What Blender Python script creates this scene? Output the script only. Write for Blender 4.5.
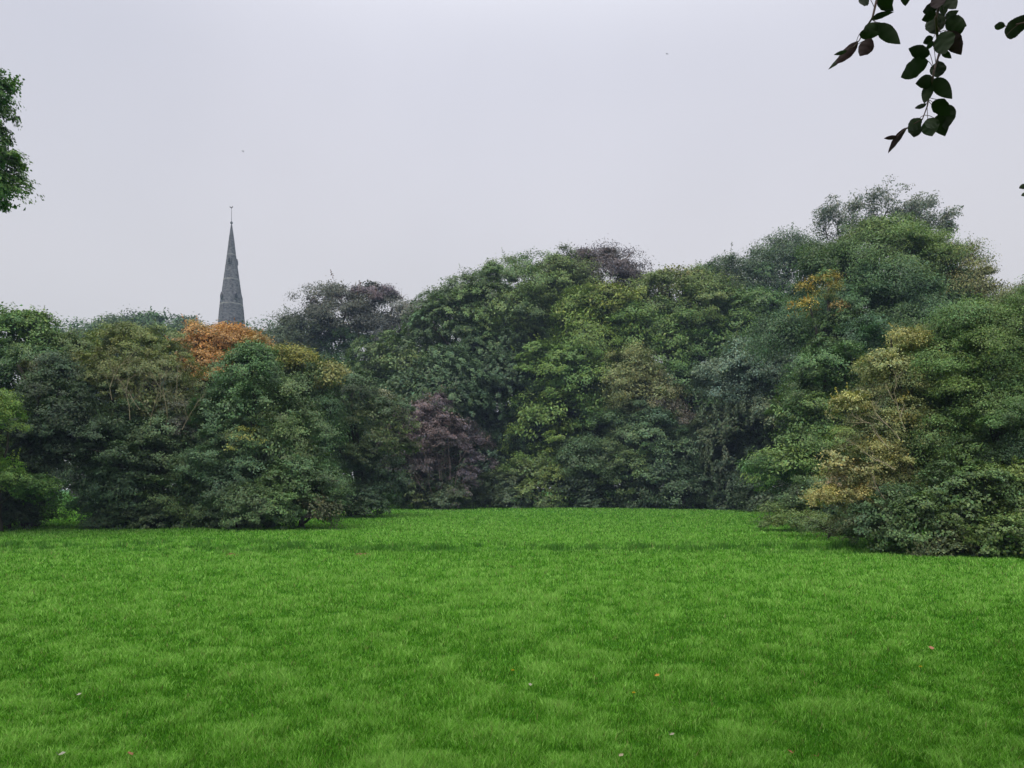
import bpy, math, random
import numpy as np
from mathutils import Vector

# ------------------------------------------------------------------ clear
for o in list(bpy.data.objects):
    bpy.data.objects.remove(o)
scene = bpy.context.scene
col = scene.collection
R = math.radians

# ------------------------------------------------------------------ camera
EYE, F, HORIZON = 1.6, 740.0, 488.0      # eye height, focal length in pixels, row of the horizon
cam_d = bpy.data.cameras.new('camera')
cam = bpy.data.objects.new('camera', cam_d)
col.objects.link(cam)
cam.location = (0, 0, EYE)
cam.rotation_euler = (R(90), 0, 0)
cam_d.sensor_width = 36.0
cam_d.lens = 36.0 * F / 1024.0
cam_d.shift_y = (HORIZON - 384.0) / 1024.0      # upright verticals, as in the photograph
cam_d.clip_start = 0.05
cam_d.clip_end = 3000
scene.camera = cam

# ------------------------------------------------------------------ sky (overcast) and sun
SUN_EL, SUN_AZ = R(60), R(205)      # azimuth clockwise from +Y: high, behind the camera to the left
world = bpy.data.worlds.new('World')
scene.world = world
world.use_nodes = True
wn = world.node_tree
wn.nodes.clear()
w_out = wn.nodes.new('ShaderNodeOutputWorld')
w_bg = wn.nodes.new('ShaderNodeBackground')
w_bg.inputs['Strength'].default_value = 0.1
w_sky = wn.nodes.new('ShaderNodeTexSky')
w_sky.sky_type = 'NISHITA'
w_sky.sun_disc = False
w_sky.sun_elevation = SUN_EL
w_sky.sun_rotation = SUN_AZ
w_sky.air_density = 1.5
w_sky.dust_density = 4.0
w_tc = wn.nodes.new('ShaderNodeTexCoord')
w_sep = wn.nodes.new('ShaderNodeSeparateXYZ')
w_ramp = wn.nodes.new('ShaderNodeValToRGB')       # cloud deck: colour by height above the horizon
cr = w_ramp.color_ramp
cr.interpolation = 'B_SPLINE'
CL = [(0.0, (.635, .61, .595)), (.22, (.60, .583, .59)), (.45, (.54, .54, .605)), (.60, (.57, .575, .64)), (.78, (2.0, 2.0, 2.05)), (1.0, (3.3, 3.3, 3.3))]
cr.elements[0].position, cr.elements[0].color = CL[0][0], CL[0][1] + (1,)
cr.elements[1].position, cr.elements[1].color = CL[-1][0], CL[-1][1] + (1,)
for p_, c_ in CL[1:-1]:
    e = cr.elements.new(p_)
    e.color = c_ + (1,)
w_noise = wn.nodes.new('ShaderNodeTexNoise')
w_noise.inputs['Scale'].default_value = 1.6
w_noise.inputs['Detail'].default_value = 3
w_nm = wn.nodes.new('ShaderNodeMapRange')
w_nm.inputs['From Min'].default_value = 0.3
w_nm.inputs['From Max'].default_value = 0.7
w_nm.inputs['To Min'].default_value = 9.35
w_nm.inputs['To Max'].default_value = 10.65
w_mul = wn.nodes.new('ShaderNodeVectorMath')
w_mul.operation = 'SCALE'
w_mix = wn.nodes.new('ShaderNodeMix')
w_mix.data_type = 'RGBA'
w_mix.inputs[0].default_value = 0.94              # thickness of the cloud deck over the blue sky
L = wn.links.new
L(w_tc.outputs['Generated'], w_sep.inputs[0])
L(w_sep.outputs['Z'], w_ramp.inputs['Fac'])
L(w_tc.outputs['Generated'], w_noise.inputs['Vector'])
L(w_noise.outputs['Fac'], w_nm.inputs['Value'])
L(w_ramp.outputs['Color'], w_mul.inputs[0])
L(w_nm.outputs['Result'], w_mul.inputs['Scale'])
w_n2 = wn.nodes.new('ShaderNodeTexNoise')           # thinner and thicker cloud
w_n2.inputs['Scale'].default_value = 1.1
w_n2.inputs['Detail'].default_value = 4
w_m2 = wn.nodes.new('ShaderNodeMapRange')
w_m2.inputs['From Min'].default_value = 0.35
w_m2.inputs['From Max'].default_value = 0.65
w_m2.inputs['To Min'].default_value = 0.86
w_m2.inputs['To Max'].default_value = 0.98
L(w_tc.outputs['Generated'], w_n2.inputs['Vector'])
L(w_n2.outputs['Fac'], w_m2.inputs['Value'])
L(w_m2.outputs['Result'], w_mix.inputs[0])
L(w_sky.outputs['Color'], w_mix.inputs[6])
L(w_mul.outputs['Vector'], w_mix.inputs[7])
L(w_mix.outputs[2], w_bg.inputs['Color'])
L(w_bg.outputs[0], w_out.inputs['Surface'])

sun_d = bpy.data.lights.new('sun', 'SUN')
sun_d.energy = 1.5
sun_d.angle = R(25)
sun_d.color = (1.0, 0.96, 0.9)
sun = bpy.data.objects.new('sun', sun_d)
col.objects.link(sun)
sd = Vector((math.sin(SUN_AZ) * math.cos(SUN_EL), math.cos(SUN_AZ) * math.cos(SUN_EL), math.sin(SUN_EL)))
sun.rotation_euler = sd.to_track_quat('Z', 'Y').to_euler()

scene.view_settings.view_transform = 'Standard'
scene.view_settings.look = 'None'
scene.view_settings.exposure = 0.35
scene.view_settings.gamma = 1.0
scene.view_settings.use_curve_mapping = False
scene.render.engine = 'CYCLES'
scene.cycles.max_bounces = 5
scene.cycles.diffuse_bounces = 3
scene.cycles.glossy_bounces = 2
scene.cycles.transmission_bounces = 3
scene.cycles.volume_bounces = 0
scene.cycles.use_denoising = True
scene.cycles.denoising_prefilter = 'ACCURATE'

HAZE_DENSITY = 0.0007

# ------------------------------------------------------------------ helpers
def ray(px, py):
    return (px - 512.0) / F, 1.0, (HORIZON - py) / F

def at(px, py, Y):
    """the point at depth Y seen at a pixel of the photograph"""
    u, fy, fz = ray(px, py)
    t = Y / fy
    return np.array((u * t, Y, EYE + fz * t))

def ground_at(px, py):
    u, fy, fz = ray(px, py)
    t = -EYE / fz
    return np.array((u * t, fy * t, 0.0))

def _hash(ix, iy, iz, seed):
    h = (ix.astype(np.int64) * 374761393 + iy.astype(np.int64) * 668265263 + iz.astype(np.int64) * 2147483647 + seed * 1274126177) & 0xFFFFFFFF
    h = ((h ^ (h >> 13)) * 1274126177) & 0xFFFFFFFF
    h = h ^ (h >> 16)
    return (h & 0xFFFF) / 65535.0

def vnoise(P, seed=0):
    """value noise in -1..1"""
    P = np.asarray(P, float)
    i = np.floor(P)
    f = P - i
    f = f * f * (3 - 2 * f)
    x, y, z = i[:, 0], i[:, 1], i[:, 2]
    r = 0
    for dx in (0, 1):
        for dy in (0, 1):
            for dz in (0, 1):
                w = (f[:, 0] if dx else 1 - f[:, 0]) * (f[:, 1] if dy else 1 - f[:, 1]) * (f[:, 2] if dz else 1 - f[:, 2])
                r = r + w * _hash(x + dx, y + dy, z + dz, seed)
    return r * 2 - 1

def norm(v):
    return v / np.maximum(np.linalg.norm(v, axis=-1, keepdims=True), 1e-9)

def mesh_obj(name, V, Fq, mat, parent=None, colors=None, smooth=False, mats=None):
    """V (n,3); Fq: list of (m,k) index arrays; colors: list of (m,3) per face"""
    me = bpy.data.meshes.new(name)
    V = np.asarray(V, np.float32)
    Fq = [np.asarray(f, np.int32) for f in Fq if len(f)]
    nl = sum(f.size for f in Fq)
    nf = sum(len(f) for f in Fq)
    me.vertices.add(len(V))
    me.vertices.foreach_set('co', V.ravel())
    me.loops.add(nl)
    me.loops.foreach_set('vertex_index', np.concatenate([f.ravel() for f in Fq]))
    me.polygons.add(nf)
    tot = np.concatenate([np.full(len(f), f.shape[1], np.int32) for f in Fq])
    st = np.concatenate([[0], np.cumsum(tot)[:-1]]).astype(np.int32)
    me.polygons.foreach_set('loop_start', st)
    me.polygons.foreach_set('loop_total', tot)
    if smooth:
        me.polygons.foreach_set('use_smooth', np.ones(nf, bool))
    if colors is not None:
        a = me.attributes.new('leaf_color', 'FLOAT_VECTOR', 'FACE')
        a.data.foreach_set('vector', np.concatenate(colors).astype(np.float32).ravel())
    me.update(calc_edges=True)
    me.materials.append(mat)
    o = bpy.data.objects.new(name, me)
    col.objects.link(o)
    if parent is not None:
        o.parent = parent
    return o

def thing(name, label, cat, loc=(0, 0, 0), group=None):
    o = bpy.data.objects.new(name, None)
    col.objects.link(o)
    o.location = [float(a) for a in loc]
    o['label'] = label
    o['category'] = cat
    if group:
        o['group'] = group
    return o

def tag(o, label, cat, group=None):
    o['label'] = label
    o['category'] = cat
    if group:
        o['group'] = group
    return o

class Geo:
    """collects pieces of one mesh"""
    def __init__(s):
        s.v, s.f, s.c, s.n = [], {}, {}, 0
    def add(s, V, Fs, C=None):
        V = np.asarray(V, float)
        Fs = np.asarray(Fs)
        k = Fs.shape[1]
        s.v.append(V)
        s.f.setdefault(k, []).append(Fs + s.n)
        if C is not None:
            s.c.setdefault(k, []).append(np.broadcast_to(C, (len(Fs), 3)))
        s.n += len(V)
    def build(s, name, mat, parent=None, smooth=False):
        V = np.concatenate(s.v)
        ks = sorted(s.f)
        return mesh_obj(name, V, [np.concatenate(s.f[k]) for k in ks], mat, parent,
                        [np.concatenate(s.c[k]) for k in ks] if s.c else None, smooth)

def tube(g, pts, radii, n=8, C=None, cap=True):
    """a continuous tapered tube along points"""
    pts = np.asarray(pts, float)
    radii = np.asarray(radii, float)
    d = norm(np.gradient(pts, axis=0))
    ref = np.array((1.0, 0.13, 0.07)) if abs(d[0][0]) < 0.8 else np.array((0.1, 0.2, 1.0))
    a = norm(np.cross(d, ref))
    b = np.cross(d, a)
    th = np.arange(n) * 2 * math.pi / n
    ring = pts[:, None, :] + radii[:, None, None] * (np.cos(th)[None, :, None] * a[:, None, :] + np.sin(th)[None, :, None] * b[:, None, :])
    m = len(pts)
    i = np.arange(m - 1)[:, None] * n
    j = np.arange(n)[None, :]
    j2 = (j + 1) % n
    q = np.stack([i + j, i + j2, i + n + j2, i + n + j], -1).reshape(-1, 4)
    V = ring.reshape(-1, 3)
    g.add(V, q, C)
    if cap:
        g.add(np.vstack([ring[-1], pts[-1]]), np.array([[k, (k + 1) % n, n] for k in range(n)]), C)

def segs(g, P0, P1, R0, R1, n=3, C=None):
    """many thin straight twigs at once"""
    P0, P1 = np.asarray(P0, float), np.asarray(P1, float)
    R0, R1 = np.asarray(R0, float), np.asarray(R1, float)
    d = norm(P1 - P0)
    a = norm(np.cross(d, np.array((0.31, 0.22, 0.93))))
    b = np.cross(d, a)
    th = np.arange(n) * 2 * math.pi / n
    off = np.cos(th)[None, :, None] * a[:, None, :] + np.sin(th)[None, :, None] * b[:, None, :]
    V = np.concatenate([P0[:, None] + off * R0[:, None, None], P1[:, None] + off * R1[:, None, None]], 1)
    k = np.arange(len(P0))[:, None, None] * (2 * n)
    j = np.arange(n)
    q = np.stack([j, (j + 1) % n, n + (j + 1) % n, n + j], -1)[None]
    g.add(V.reshape(-1, 3), (k + q).reshape(-1, 4), C)

def box(g, c, s, C=None, rz=0.0):
    c = np.asarray(c, float)
    x, y, z = [a / 2 for a in s]
    V = np.array([(-x, -y, -z), (x, -y, -z), (x, y, -z), (-x, y, -z), (-x, -y, z), (x, -y, z), (x, y, z), (-x, y, z)])
    cs, sn = math.cos(rz), math.sin(rz)
    V = np.stack([V[:, 0] * cs - V[:, 1] * sn, V[:, 0] * sn + V[:, 1] * cs, V[:, 2]], 1) + c
    g.add(V, np.array([(0, 3, 2, 1), (4, 5, 6, 7), (0, 1, 5, 4), (1, 2, 6, 5), (2, 3, 7, 6), (3, 0, 4, 7)]), C)

# ------------------------------------------------------------------ materials
def new_mat(name):
    m = bpy.data.materials.new(name)
    m.use_nodes = True
    nt = m.node_tree
    nt.nodes.clear()
    out = nt.nodes.new('ShaderNodeOutputMaterial')
    return m, nt, out

def foliage_mat(name, rough=0.45, spec=0.32, trans=0.14, gain=(1.25, 1.35, 0.7), bump=0.0):
    m, nt, out = new_mat(name)
    at_ = nt.nodes.new('ShaderNodeAttribute')
    at_.attribute_name = 'leaf_color'
    tc = nt.nodes.new('ShaderNodeTexCoord')
    no = nt.nodes.new('ShaderNodeTexNoise')
    no.inputs['Scale'].default_value = 9.0
    mr = nt.nodes.new('ShaderNodeMapRange')
    mr.inputs['To Min'].default_value = 0.8
    mr.inputs['To Max'].default_value = 1.2
    sc_ = nt.nodes.new('ShaderNodeVectorMath')
    sc_.operation = 'SCALE'
    p = nt.nodes.new('ShaderNodeBsdfPrincipled')
    p.inputs['Roughness'].default_value = rough
    p.inputs['Specular IOR Level'].default_value = spec
    t = nt.nodes.new('ShaderNodeBsdfTranslucent')
    tg = nt.nodes.new('ShaderNodeVectorMath')
    tg.operation = 'MULTIPLY'
    tg.inputs[1].default_value = gain
    mx = nt.nodes.new('ShaderNodeMixShader')
    mx.inputs[0].default_value = trans
    k = nt.links.new
    k(tc.outputs['Object'], no.inputs['Vector'])
    k(no.outputs['Fac'], mr.inputs['Value'])
    k(at_.outputs['Vector'], sc_.inputs[0])
    k(mr.outputs['Result'], sc_.inputs['Scale'])
    k(sc_.outputs['Vector'], p.inputs['Base Color'])
    k(sc_.outputs['Vector'], tg.inputs[0])
    k(tg.outputs['Vector'], t.inputs['Color'])
    k(p.outputs[0], mx.inputs[1])
    k(t.outputs[0], mx.inputs[2])
    k(mx.outputs[0], out.inputs['Surface'])
    return m

def noise_mat(name, c1, c2, scale=3.0, rough=0.85, spec=0.3, detail=6, bump=0.4, stretch=(1, 1, 1), dist=0.05):
    m, nt, out = new_mat(name)
    tc = nt.nodes.new('ShaderNodeTexCoord')
    mp = nt.nodes.new('ShaderNodeMapping')
    mp.inputs['Scale'].default_value = stretch
    no = nt.nodes.new('ShaderNodeTexNoise')
    no.inputs['Scale'].default_value = scale
    no.inputs['Detail'].default_value = detail
    rp = nt.nodes.new('ShaderNodeValToRGB')
    rp.color_ramp.elements[0].position = 0.35
    rp.color_ramp.elements[1].position = 0.65
    rp.color_ramp.elements[0].color = c1 + (1,)
    rp.color_ramp.elements[1].color = c2 + (1,)
    bp = nt.nodes.new('ShaderNodeBump')
    bp.inputs['Strength'].default_value = bump
    bp.inputs['Distance'].default_value = dist
    p = nt.nodes.new('ShaderNodeBsdfPrincipled')
    p.inputs['Roughness'].default_value = rough
    p.inputs['Specular IOR Level'].default_value = spec
    k = nt.links.new
    k(tc.outputs['Object'], mp.inputs['Vector'])
    k(mp.outputs['Vector'], no.inputs['Vector'])
    k(no.outputs['Fac'], rp.inputs['Fac'])
    k(no.outputs['Fac'], bp.inputs['Height'])
    k(rp.outputs['Color'], p.inputs['Base Color'])
    k(bp.outputs['Normal'], p.inputs['Normal'])
    k(p.outputs[0], out.inputs['Surface'])
    return m

M_leaf = foliage_mat('foliage')
M_near = foliage_mat('beech leaf', rough=0.55, spec=0.15, trans=0.10, gain=(1.1, 1.2, 0.7))
M_grass = foliage_mat('grass blades', rough=0.6, spec=0.15, trans=0.35, gain=(1.15, 1.15, 0.8))
M_bark = noise_mat('bark', (.045, .038, .03), (.12, .105, .085), 4.0, 0.9, 0.2, 8, 0.8, (3, 3, 0.6))
M_dead = noise_mat('dead twigs', (.26, .22, .15), (.42, .36, .24), 2.0, 0.9, 0.2)
M_purple = noise_mat('bare purple twigs', (.12, .085, .085), (.22, .165, .165), 2.0, 0.9, 0.2)
M_twig = noise_mat('young twigs', (.05, .03, .025), (.09, .055, .045), 30.0, 0.7, 0.3, dist=0.002)

def ground_mat():
    m, nt, out = new_mat('lawn soil and sward')
    k = nt.links.new
    tc = nt.nodes.new('ShaderNodeTexCoord')
    def noise(scale, detail, st=(1, 1, 1)):
        mp = nt.nodes.new('ShaderNodeMapping')
        mp.inputs['Scale'].default_value = st
        n = nt.nodes.new('ShaderNodeTexNoise')
        n.inputs['Scale'].default_value = scale
        n.inputs['Detail'].default_value = detail
        k(tc.outputs['Object'], mp.inputs['Vector'])
        k(mp.outputs['Vector'], n.inputs['Vector'])
        return n
    a = noise(0.35, 8)
    b = noise(14.0, 6)
    r1 = nt.nodes.new('ShaderNodeValToRGB')
    r1.color_ramp.elements[0].position = 0.32
    r1.color_ramp.elements[1].position = 0.68
    r1.color_ramp.elements[0].color = (.04, .16, .01, 1)
    r1.color_ramp.elements[1].color = (.085, .240, .024, 1)
    r2 = nt.nodes.new('ShaderNodeMapRange')
    r2.inputs['From Min'].default_value = 0.3
    r2.inputs['From Max'].default_value = 0.7
    r2.inputs['To Min'].default_value = 0.65
    r2.inputs['To Max'].default_value = 1.2
    sc_ = nt.nodes.new('ShaderNodeVectorMath')
    sc_.operation = 'SCALE'
    bp = nt.nodes.new('ShaderNodeBump')
    bp.inputs['Strength'].default_value = 0.7
    bp.inputs['Distance'].default_value = 0.05
    p = nt.nodes.new('ShaderNodeBsdfPrincipled')
    p.inputs['Roughness'].default_value = 0.9
    p.inputs['Specular IOR Level'].default_value = 0.1
    k(a.outputs['Fac'], r1.inputs['Fac'])
    k(b.outputs['Fac'], r2.inputs['Value'])
    k(r1.outputs['Color'], sc_.inputs[0])
    k(r2.outputs['Result'], sc_.inputs['Scale'])
    k(sc_.outputs['Vector'], p.inputs['Base Color'])
    k(b.outputs['Fac'], bp.inputs['Height'])
    k(bp.outputs['Normal'], p.inputs['Normal'])
    k(p.outputs[0], out.inputs['Surface'])
    return m
M_ground = ground_mat()

# ------------------------------------------------------------------ ground
def height(x, y):
    x, y = np.asarray(x, float), np.asarray(y, float)
    z0 = np.zeros_like(x)
    h = 0.022 * vnoise(np.stack([x / 3.1, y / 3.1, z0], -1), 3)
    h += 0.005 * vnoise(np.stack([x / 0.9, y / 0.9, z0], -1), 5)
    h += 0.07 * vnoise(np.stack([x / 9.0, y / 9.0, z0], -1), 7) * np.clip((y - 8) / 15, 0, 1)
    # the old rough furrow that crosses the lawn
    band = np.exp(-((y - 19.5 - 0.03 * x) / 1.3) ** 2)
    h += band * (-0.05 + 0.10 * vnoise(np.stack([x / 1.3, y / 0.6, z0], -1), 9))
    fade = np.clip((120 - np.hypot(x, y)) / 60, 0, 1)
    return h * fade

def axis(lo, hi, mid_lo, mid_hi, step, n_out):
    core = np.arange(mid_lo, mid_hi + step, step)
    a = mid_lo - np.geomspace(step, mid_lo - lo, n_out)[::-1]
    b = core[-1] + np.geomspace(step, hi - core[-1], n_out)
    return np.concatenate([a, core, b])
gx = axis(-520, 520, -34, 34, 0.25, 30)
gy = axis(-220, 620, 2, 62, 0.25, 30)
X, Yg = np.meshgrid(gx, gy)
Zg = height(X.ravel(), Yg.ravel())
nx, ny = len(gx), len(gy)
ii = np.arange(ny - 1)[:, None] * nx + np.arange(nx - 1)[None, :]
q = np.stack([ii, ii + 1, ii + nx + 1, ii + nx], -1).reshape(-1, 4)
ground = mesh_obj('ground', np.stack([X.ravel(), Yg.ravel(), Zg], -1), [q], M_ground, smooth=True)
ground['kind'] = 'structure'

# ------------------------------------------------------------------ grass
def make_grass():
    rng = np.random.default_rng(11)
    N = 1_050_000
    e = 0.35
    t0, t1 = 15.0, 300.0
    u = rng.random(N)
    t = (t0 ** e + u * (t1 ** e - t0 ** e)) ** (1 / e)
    py = 488 + t
    px = rng.uniform(-260, 1284, N)
    y = EYE * F / t
    x = (px - 512) / F * y
    d = np.hypot(x, y)
    z0 = np.zeros(N)
    big = vnoise(np.stack([x / 2.6, y / 2.6, z0], -1), 21) * .8 + vnoise(np.stack([x / 0.8, y / 0.8, z0], -1), 22) * .2
    fine = vnoise(np.stack([x / 0.28, y / 0.28, z0], -1), 23)
    wide = vnoise(np.stack([x / 9., y / 6., z0], -1), 24)
    tuft = vnoise(np.stack([x / 0.13, y / 0.13, z0], -1), 26)
    band = np.exp(-((y - 19.8 - 0.03 * x) / 1.7) ** 2)
    bt = np.clip(vnoise(np.stack([x / .30, y / 0.30, z0], -1), 25) * 1.9 + .8 * vnoise(np.stack([x / 2.2, y / 0.8, z0], -1), 28) - .05, 0, 1) * band
    # clumping: thin out the hollows, drop some of the far blades onto tufts
    hgt = 0.043 * (1 + 0.08 * big + 0.5 * fine + .55 * tuft) + 0.02 * rng.random(N)
    hgt *= 1 + 1.6 * bt
    hgt = np.clip(hgt, 0.015, 0.2) * np.clip(0.9 + d / 60, 0.9, 1.5)
    w = np.maximum(0.0035, 0.8 * d / F) * rng.uniform(0.7, 1.3, N)
    th = rng.uniform(0, 2 * math.pi, N)
    lean = rng.uniform(0.1, 0.9, N) * hgt
    lt = rng.uniform(0, 2 * math.pi, N)
    base = np.stack([x, y, height(x, y) - 0.004], -1)
    side = np.stack([np.cos(th), np.sin(th), z0], -1) * w[:, None] / 2
    ln = np.stack([np.cos(lt), np.sin(lt), z0], -1) * lean[:, None]
    up = np.zeros((N, 3))
    up[:, 2] = hgt
    v0, v1 = base - side, base + side
    m = base + up * .62 + ln * .4
    v2, v3 = m + side * .8, m - side * .8
    v4 = base + up + ln
    V = np.stack([v0, v1, v2, v3, v4], 1).reshape(-1, 3)
    i5 = np.arange(N) * 5
    q = np.stack([i5, i5 + 1, i5 + 2, i5 + 3], -1)
    tr = np.stack([i5 + 3, i5 + 2, i5 + 4], -1)
    streak = vnoise(np.stack([x / 1.9, y / .75, z0], -1), 27)
    k = np.clip(0.52 + 0.08 * big + .12 * wide + .07 * streak + 0.30 * fine + .34 * tuft + rng.normal(0, .36, N), 0, 1)[:, None]
    deep, mid, pale = np.array((.050, .19, .008)), np.array((.155, .41, .036)), np.array((.32, .58, .13))
    C = np.where(k < .5, deep + (mid - deep) * k * 2, mid + (pale - mid) * (k * 2 - 1))
    dk = np.clip(bt * .85, 0, 1)[:, None]
    C = C * (1 - dk) + np.array((.05, .17, .02)) * dk
    yel = (rng.random(N) < 0.02)[:, None]
    C = np.where(yel, np.array((.26, .28, .10)), C)
    C *= rng.uniform(.72, 1.25, (N, 1))
    o = mesh_obj('grass', V, [q, tr], M_grass, colors=[C, C])
    o['kind'] = 'stuff'
    o['label'] = 'short bright green grass covering the lawn'
make_grass()

# ------------------------------------------------------------------ trees
def leaf_gain(c):
    return 1.0 + 1.45 * np.clip((.20 - c[:, 1:2]) / .10, 0, 1)
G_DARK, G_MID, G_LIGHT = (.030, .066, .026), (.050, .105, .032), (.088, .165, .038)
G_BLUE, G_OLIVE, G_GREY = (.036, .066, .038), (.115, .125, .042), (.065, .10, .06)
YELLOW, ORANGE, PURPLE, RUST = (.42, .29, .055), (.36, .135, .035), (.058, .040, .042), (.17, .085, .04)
TAN, MAUVE = (.30, .22, .085), (.105, .075, .080)

def bough_centres(rng, lobes, s0, cover, seed):
    """where the boughs of a crown end: all over the outer shell of the crown's lobes"""
    Cs, Os, Ls = [], [], []
    for li, lb in enumerate(lobes):
        c, r = lb['c'], lb['r']
        area = 4 * math.pi * (((r[0] * r[1]) ** 1.6 + (r[0] * r[2]) ** 1.6 + (r[1] * r[2]) ** 1.6) / 3) ** (1 / 1.6)
        s = s0 * lb.get('s', 1)
        n = int(cover * lb.get('cover', 1) * area / (math.pi * s * s)) + 3
        d = norm(rng.normal(size=(n, 3)))
        keep = (d[:, 2] > -0.82) & ~((d[:, 1] > 0.25) & (rng.random(n) < 0.6))
        d = d[keep]
        wob = 1 + 0.16 * vnoise(d * 2.2 + li * 7.3, seed) + 0.09 * vnoise(d * 5 + li * 3.1, seed + 1)
        depth = 1 - 0.42 * rng.random(len(d)) ** 1.6
        p = c + d * r * (wob * depth)[:, None]
        ok = p[:, 2] > 0.15
        for lj, o in enumerate(lobes):
            if lj != li:
                ok &= (((p - o['c']) / o['r']) ** 2).sum(1) > 0.62
        Cs.append(p[ok])
        g = norm(d / r)
        Os.append(g[ok])
        Ls.append(np.full(ok.sum(), li))
    return np.concatenate(Cs), np.concatenate(Os), np.concatenate(Ls)

def leaves_on(g, rng, C, O, S, cols, per, leaf, style, jit=0.26):
    """leaf faces on boughs. style: dict(flat, droop, strand, spread)"""
    nb = len(C)
    if nb == 0:
        return
    nt = style.get('twigs', 14)
    nl = max(2, int(per / nt))
    up = np.array((0, 0, 1.0))
    e1 = O * np.array((1, 1, 0.15)) + rng.normal(0, .25, (nb, 3))
    e1 = norm(e1)
    e3 = norm(up * 1.0 + O * style.get('tilt', .55) * .7 + rng.normal(0, .28, (nb, 3)))
    e2 = norm(np.cross(e3, e1))
    e1 = norm(np.cross(e2, e3))
    ph = rng.uniform(0, 2 * math.pi, (nb, nt))
    rr = np.sqrt(rng.random((nb, nt)))
    a = rr * np.cos(ph)
    b = rr * np.sin(ph)
    h = style.get('flat', .45) * (1 - rr ** 2) - style.get('droop', .35) * rr ** 2 * (a > -0.2) + rng.uniform(-.13, .08, (nb, nt))
    Tw = C[:, None] + S[:, None, None] * (a[..., None] * e1[:, None] * 1.15 + b[..., None] * e2[:, None] + h[..., None] * e3[:, None])
    Nt = norm(e3[:, None] + .85 * (a[..., None] * e1[:, None] + b[..., None] * e2[:, None]))
    Tw, Nt = Tw.reshape(-1, 3), Nt.reshape(-1, 3)
    E1 = np.repeat(norm(e1 * .8 + 0.5 * rng.normal(size=(nb, 3)) * .5), nt, 0)
    St = np.repeat(S, nt)
    n = len(Tw)
    strand = style.get('strand', 0)
    sig = style.get('spread', .2)
    pos = rng.normal(0, 1, (n, nl, 3)) * (sig * St)[:, None, None] * np.array((1, 1, .55))
    if strand:
        t = rng.random((n, nl, 1))
        hang = norm(E1 * style.get('out', .7) + np.array((0, 0, -1.0)) + rng.normal(0, .2, (n, 3)))
        curve = norm(E1 + np.array((0, 0, .1)))
        pos = pos * .35 + (t * hang[:, None] + (t * (1 - t)) * curve[:, None] * .9) * (St * strand)[:, None, None]
    Pp = (Tw[:, None] + pos).reshape(-1, 3)
    m = len(Pp)
    N = norm(np.repeat(Nt, nl, 0) + rng.normal(0, style.get('rough', .42) * .62, (m, 3)))
    ax = np.repeat(E1, nl, 0) * .7 + np.array((0, 0, -style.get('hang', .35))) + rng.normal(0, .6, (m, 3))
    ax = norm(ax - N * (ax * N).sum(1, keepdims=True))
    sd_ = np.cross(N, ax)
    l = leaf * rng.uniform(.65, 1.3, (m, 1))
    w = l * style.get('aspect', .62)
    v0 = Pp - ax * l * .5
    v2 = Pp + ax * l * .5 - N * l * .12
    v1 = Pp + sd_ * w * .5 + N * l * .07
    v3 = Pp - sd_ * w * .5 + N * l * .07
    V = np.stack([v0, v1, v2, v3], 1).reshape(-1, 3)
    i4 = np.arange(m) * 4
    cb = np.repeat(np.repeat(cols, nt, 0), nl, 0)
    tj = np.repeat(rng.normal(0, .10, (n, 1)), nl, 0)
    cc = cb * leaf_gain(cb) * (1 + tj + rng.normal(0, jit, (m, 1)))
    warm = rng.normal(0, .10, (m, 1))
    gr = np.clip((.20 - cb[:, 1:2]) / .10, 0, 1) * np.clip((cb[:, 1:2] / cb[:, 0:1] - .9) / .4, 0, 1)
    cc = cc * np.concatenate([(1 + warm) * (1 + .13 * gr), 1 + .12 * (1 - gr), (1 - warm) * (1.25 - .42 * gr)], 1)
    g.add(V, np.stack([i4, i4 + 1, i4 + 2, i4 + 3], -1), np.clip(cc, .008, .7))

STY = {
    'broad': dict(flat=.40, droop=.40, spread=.17, tilt=.45, twigs=16, rough=.36),
    'beech': dict(flat=.36, droop=.62, spread=.15, tilt=.6, twigs=26, strand=.28, out=.8, rough=.36, aspect=.55),
    'willow': dict(flat=.35, droop=.7, spread=.14, tilt=.5, twigs=26, strand=.75, out=.3, rough=.5, aspect=.32, hang=1.3),
    'fluffy': dict(flat=.55, droop=.2, spread=.24, tilt=.7, twigs=14, rough=.55, aspect=.5),
    'spiky': dict(flat=.6, droop=-.15, spread=.15, tilt=.8, twigs=12, rough=.5, aspect=.5),
    'sparse': dict(flat=.5, droop=.1, spread=.16, tilt=.6, twigs=9, rough=.7, aspect=.6),
}

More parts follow.
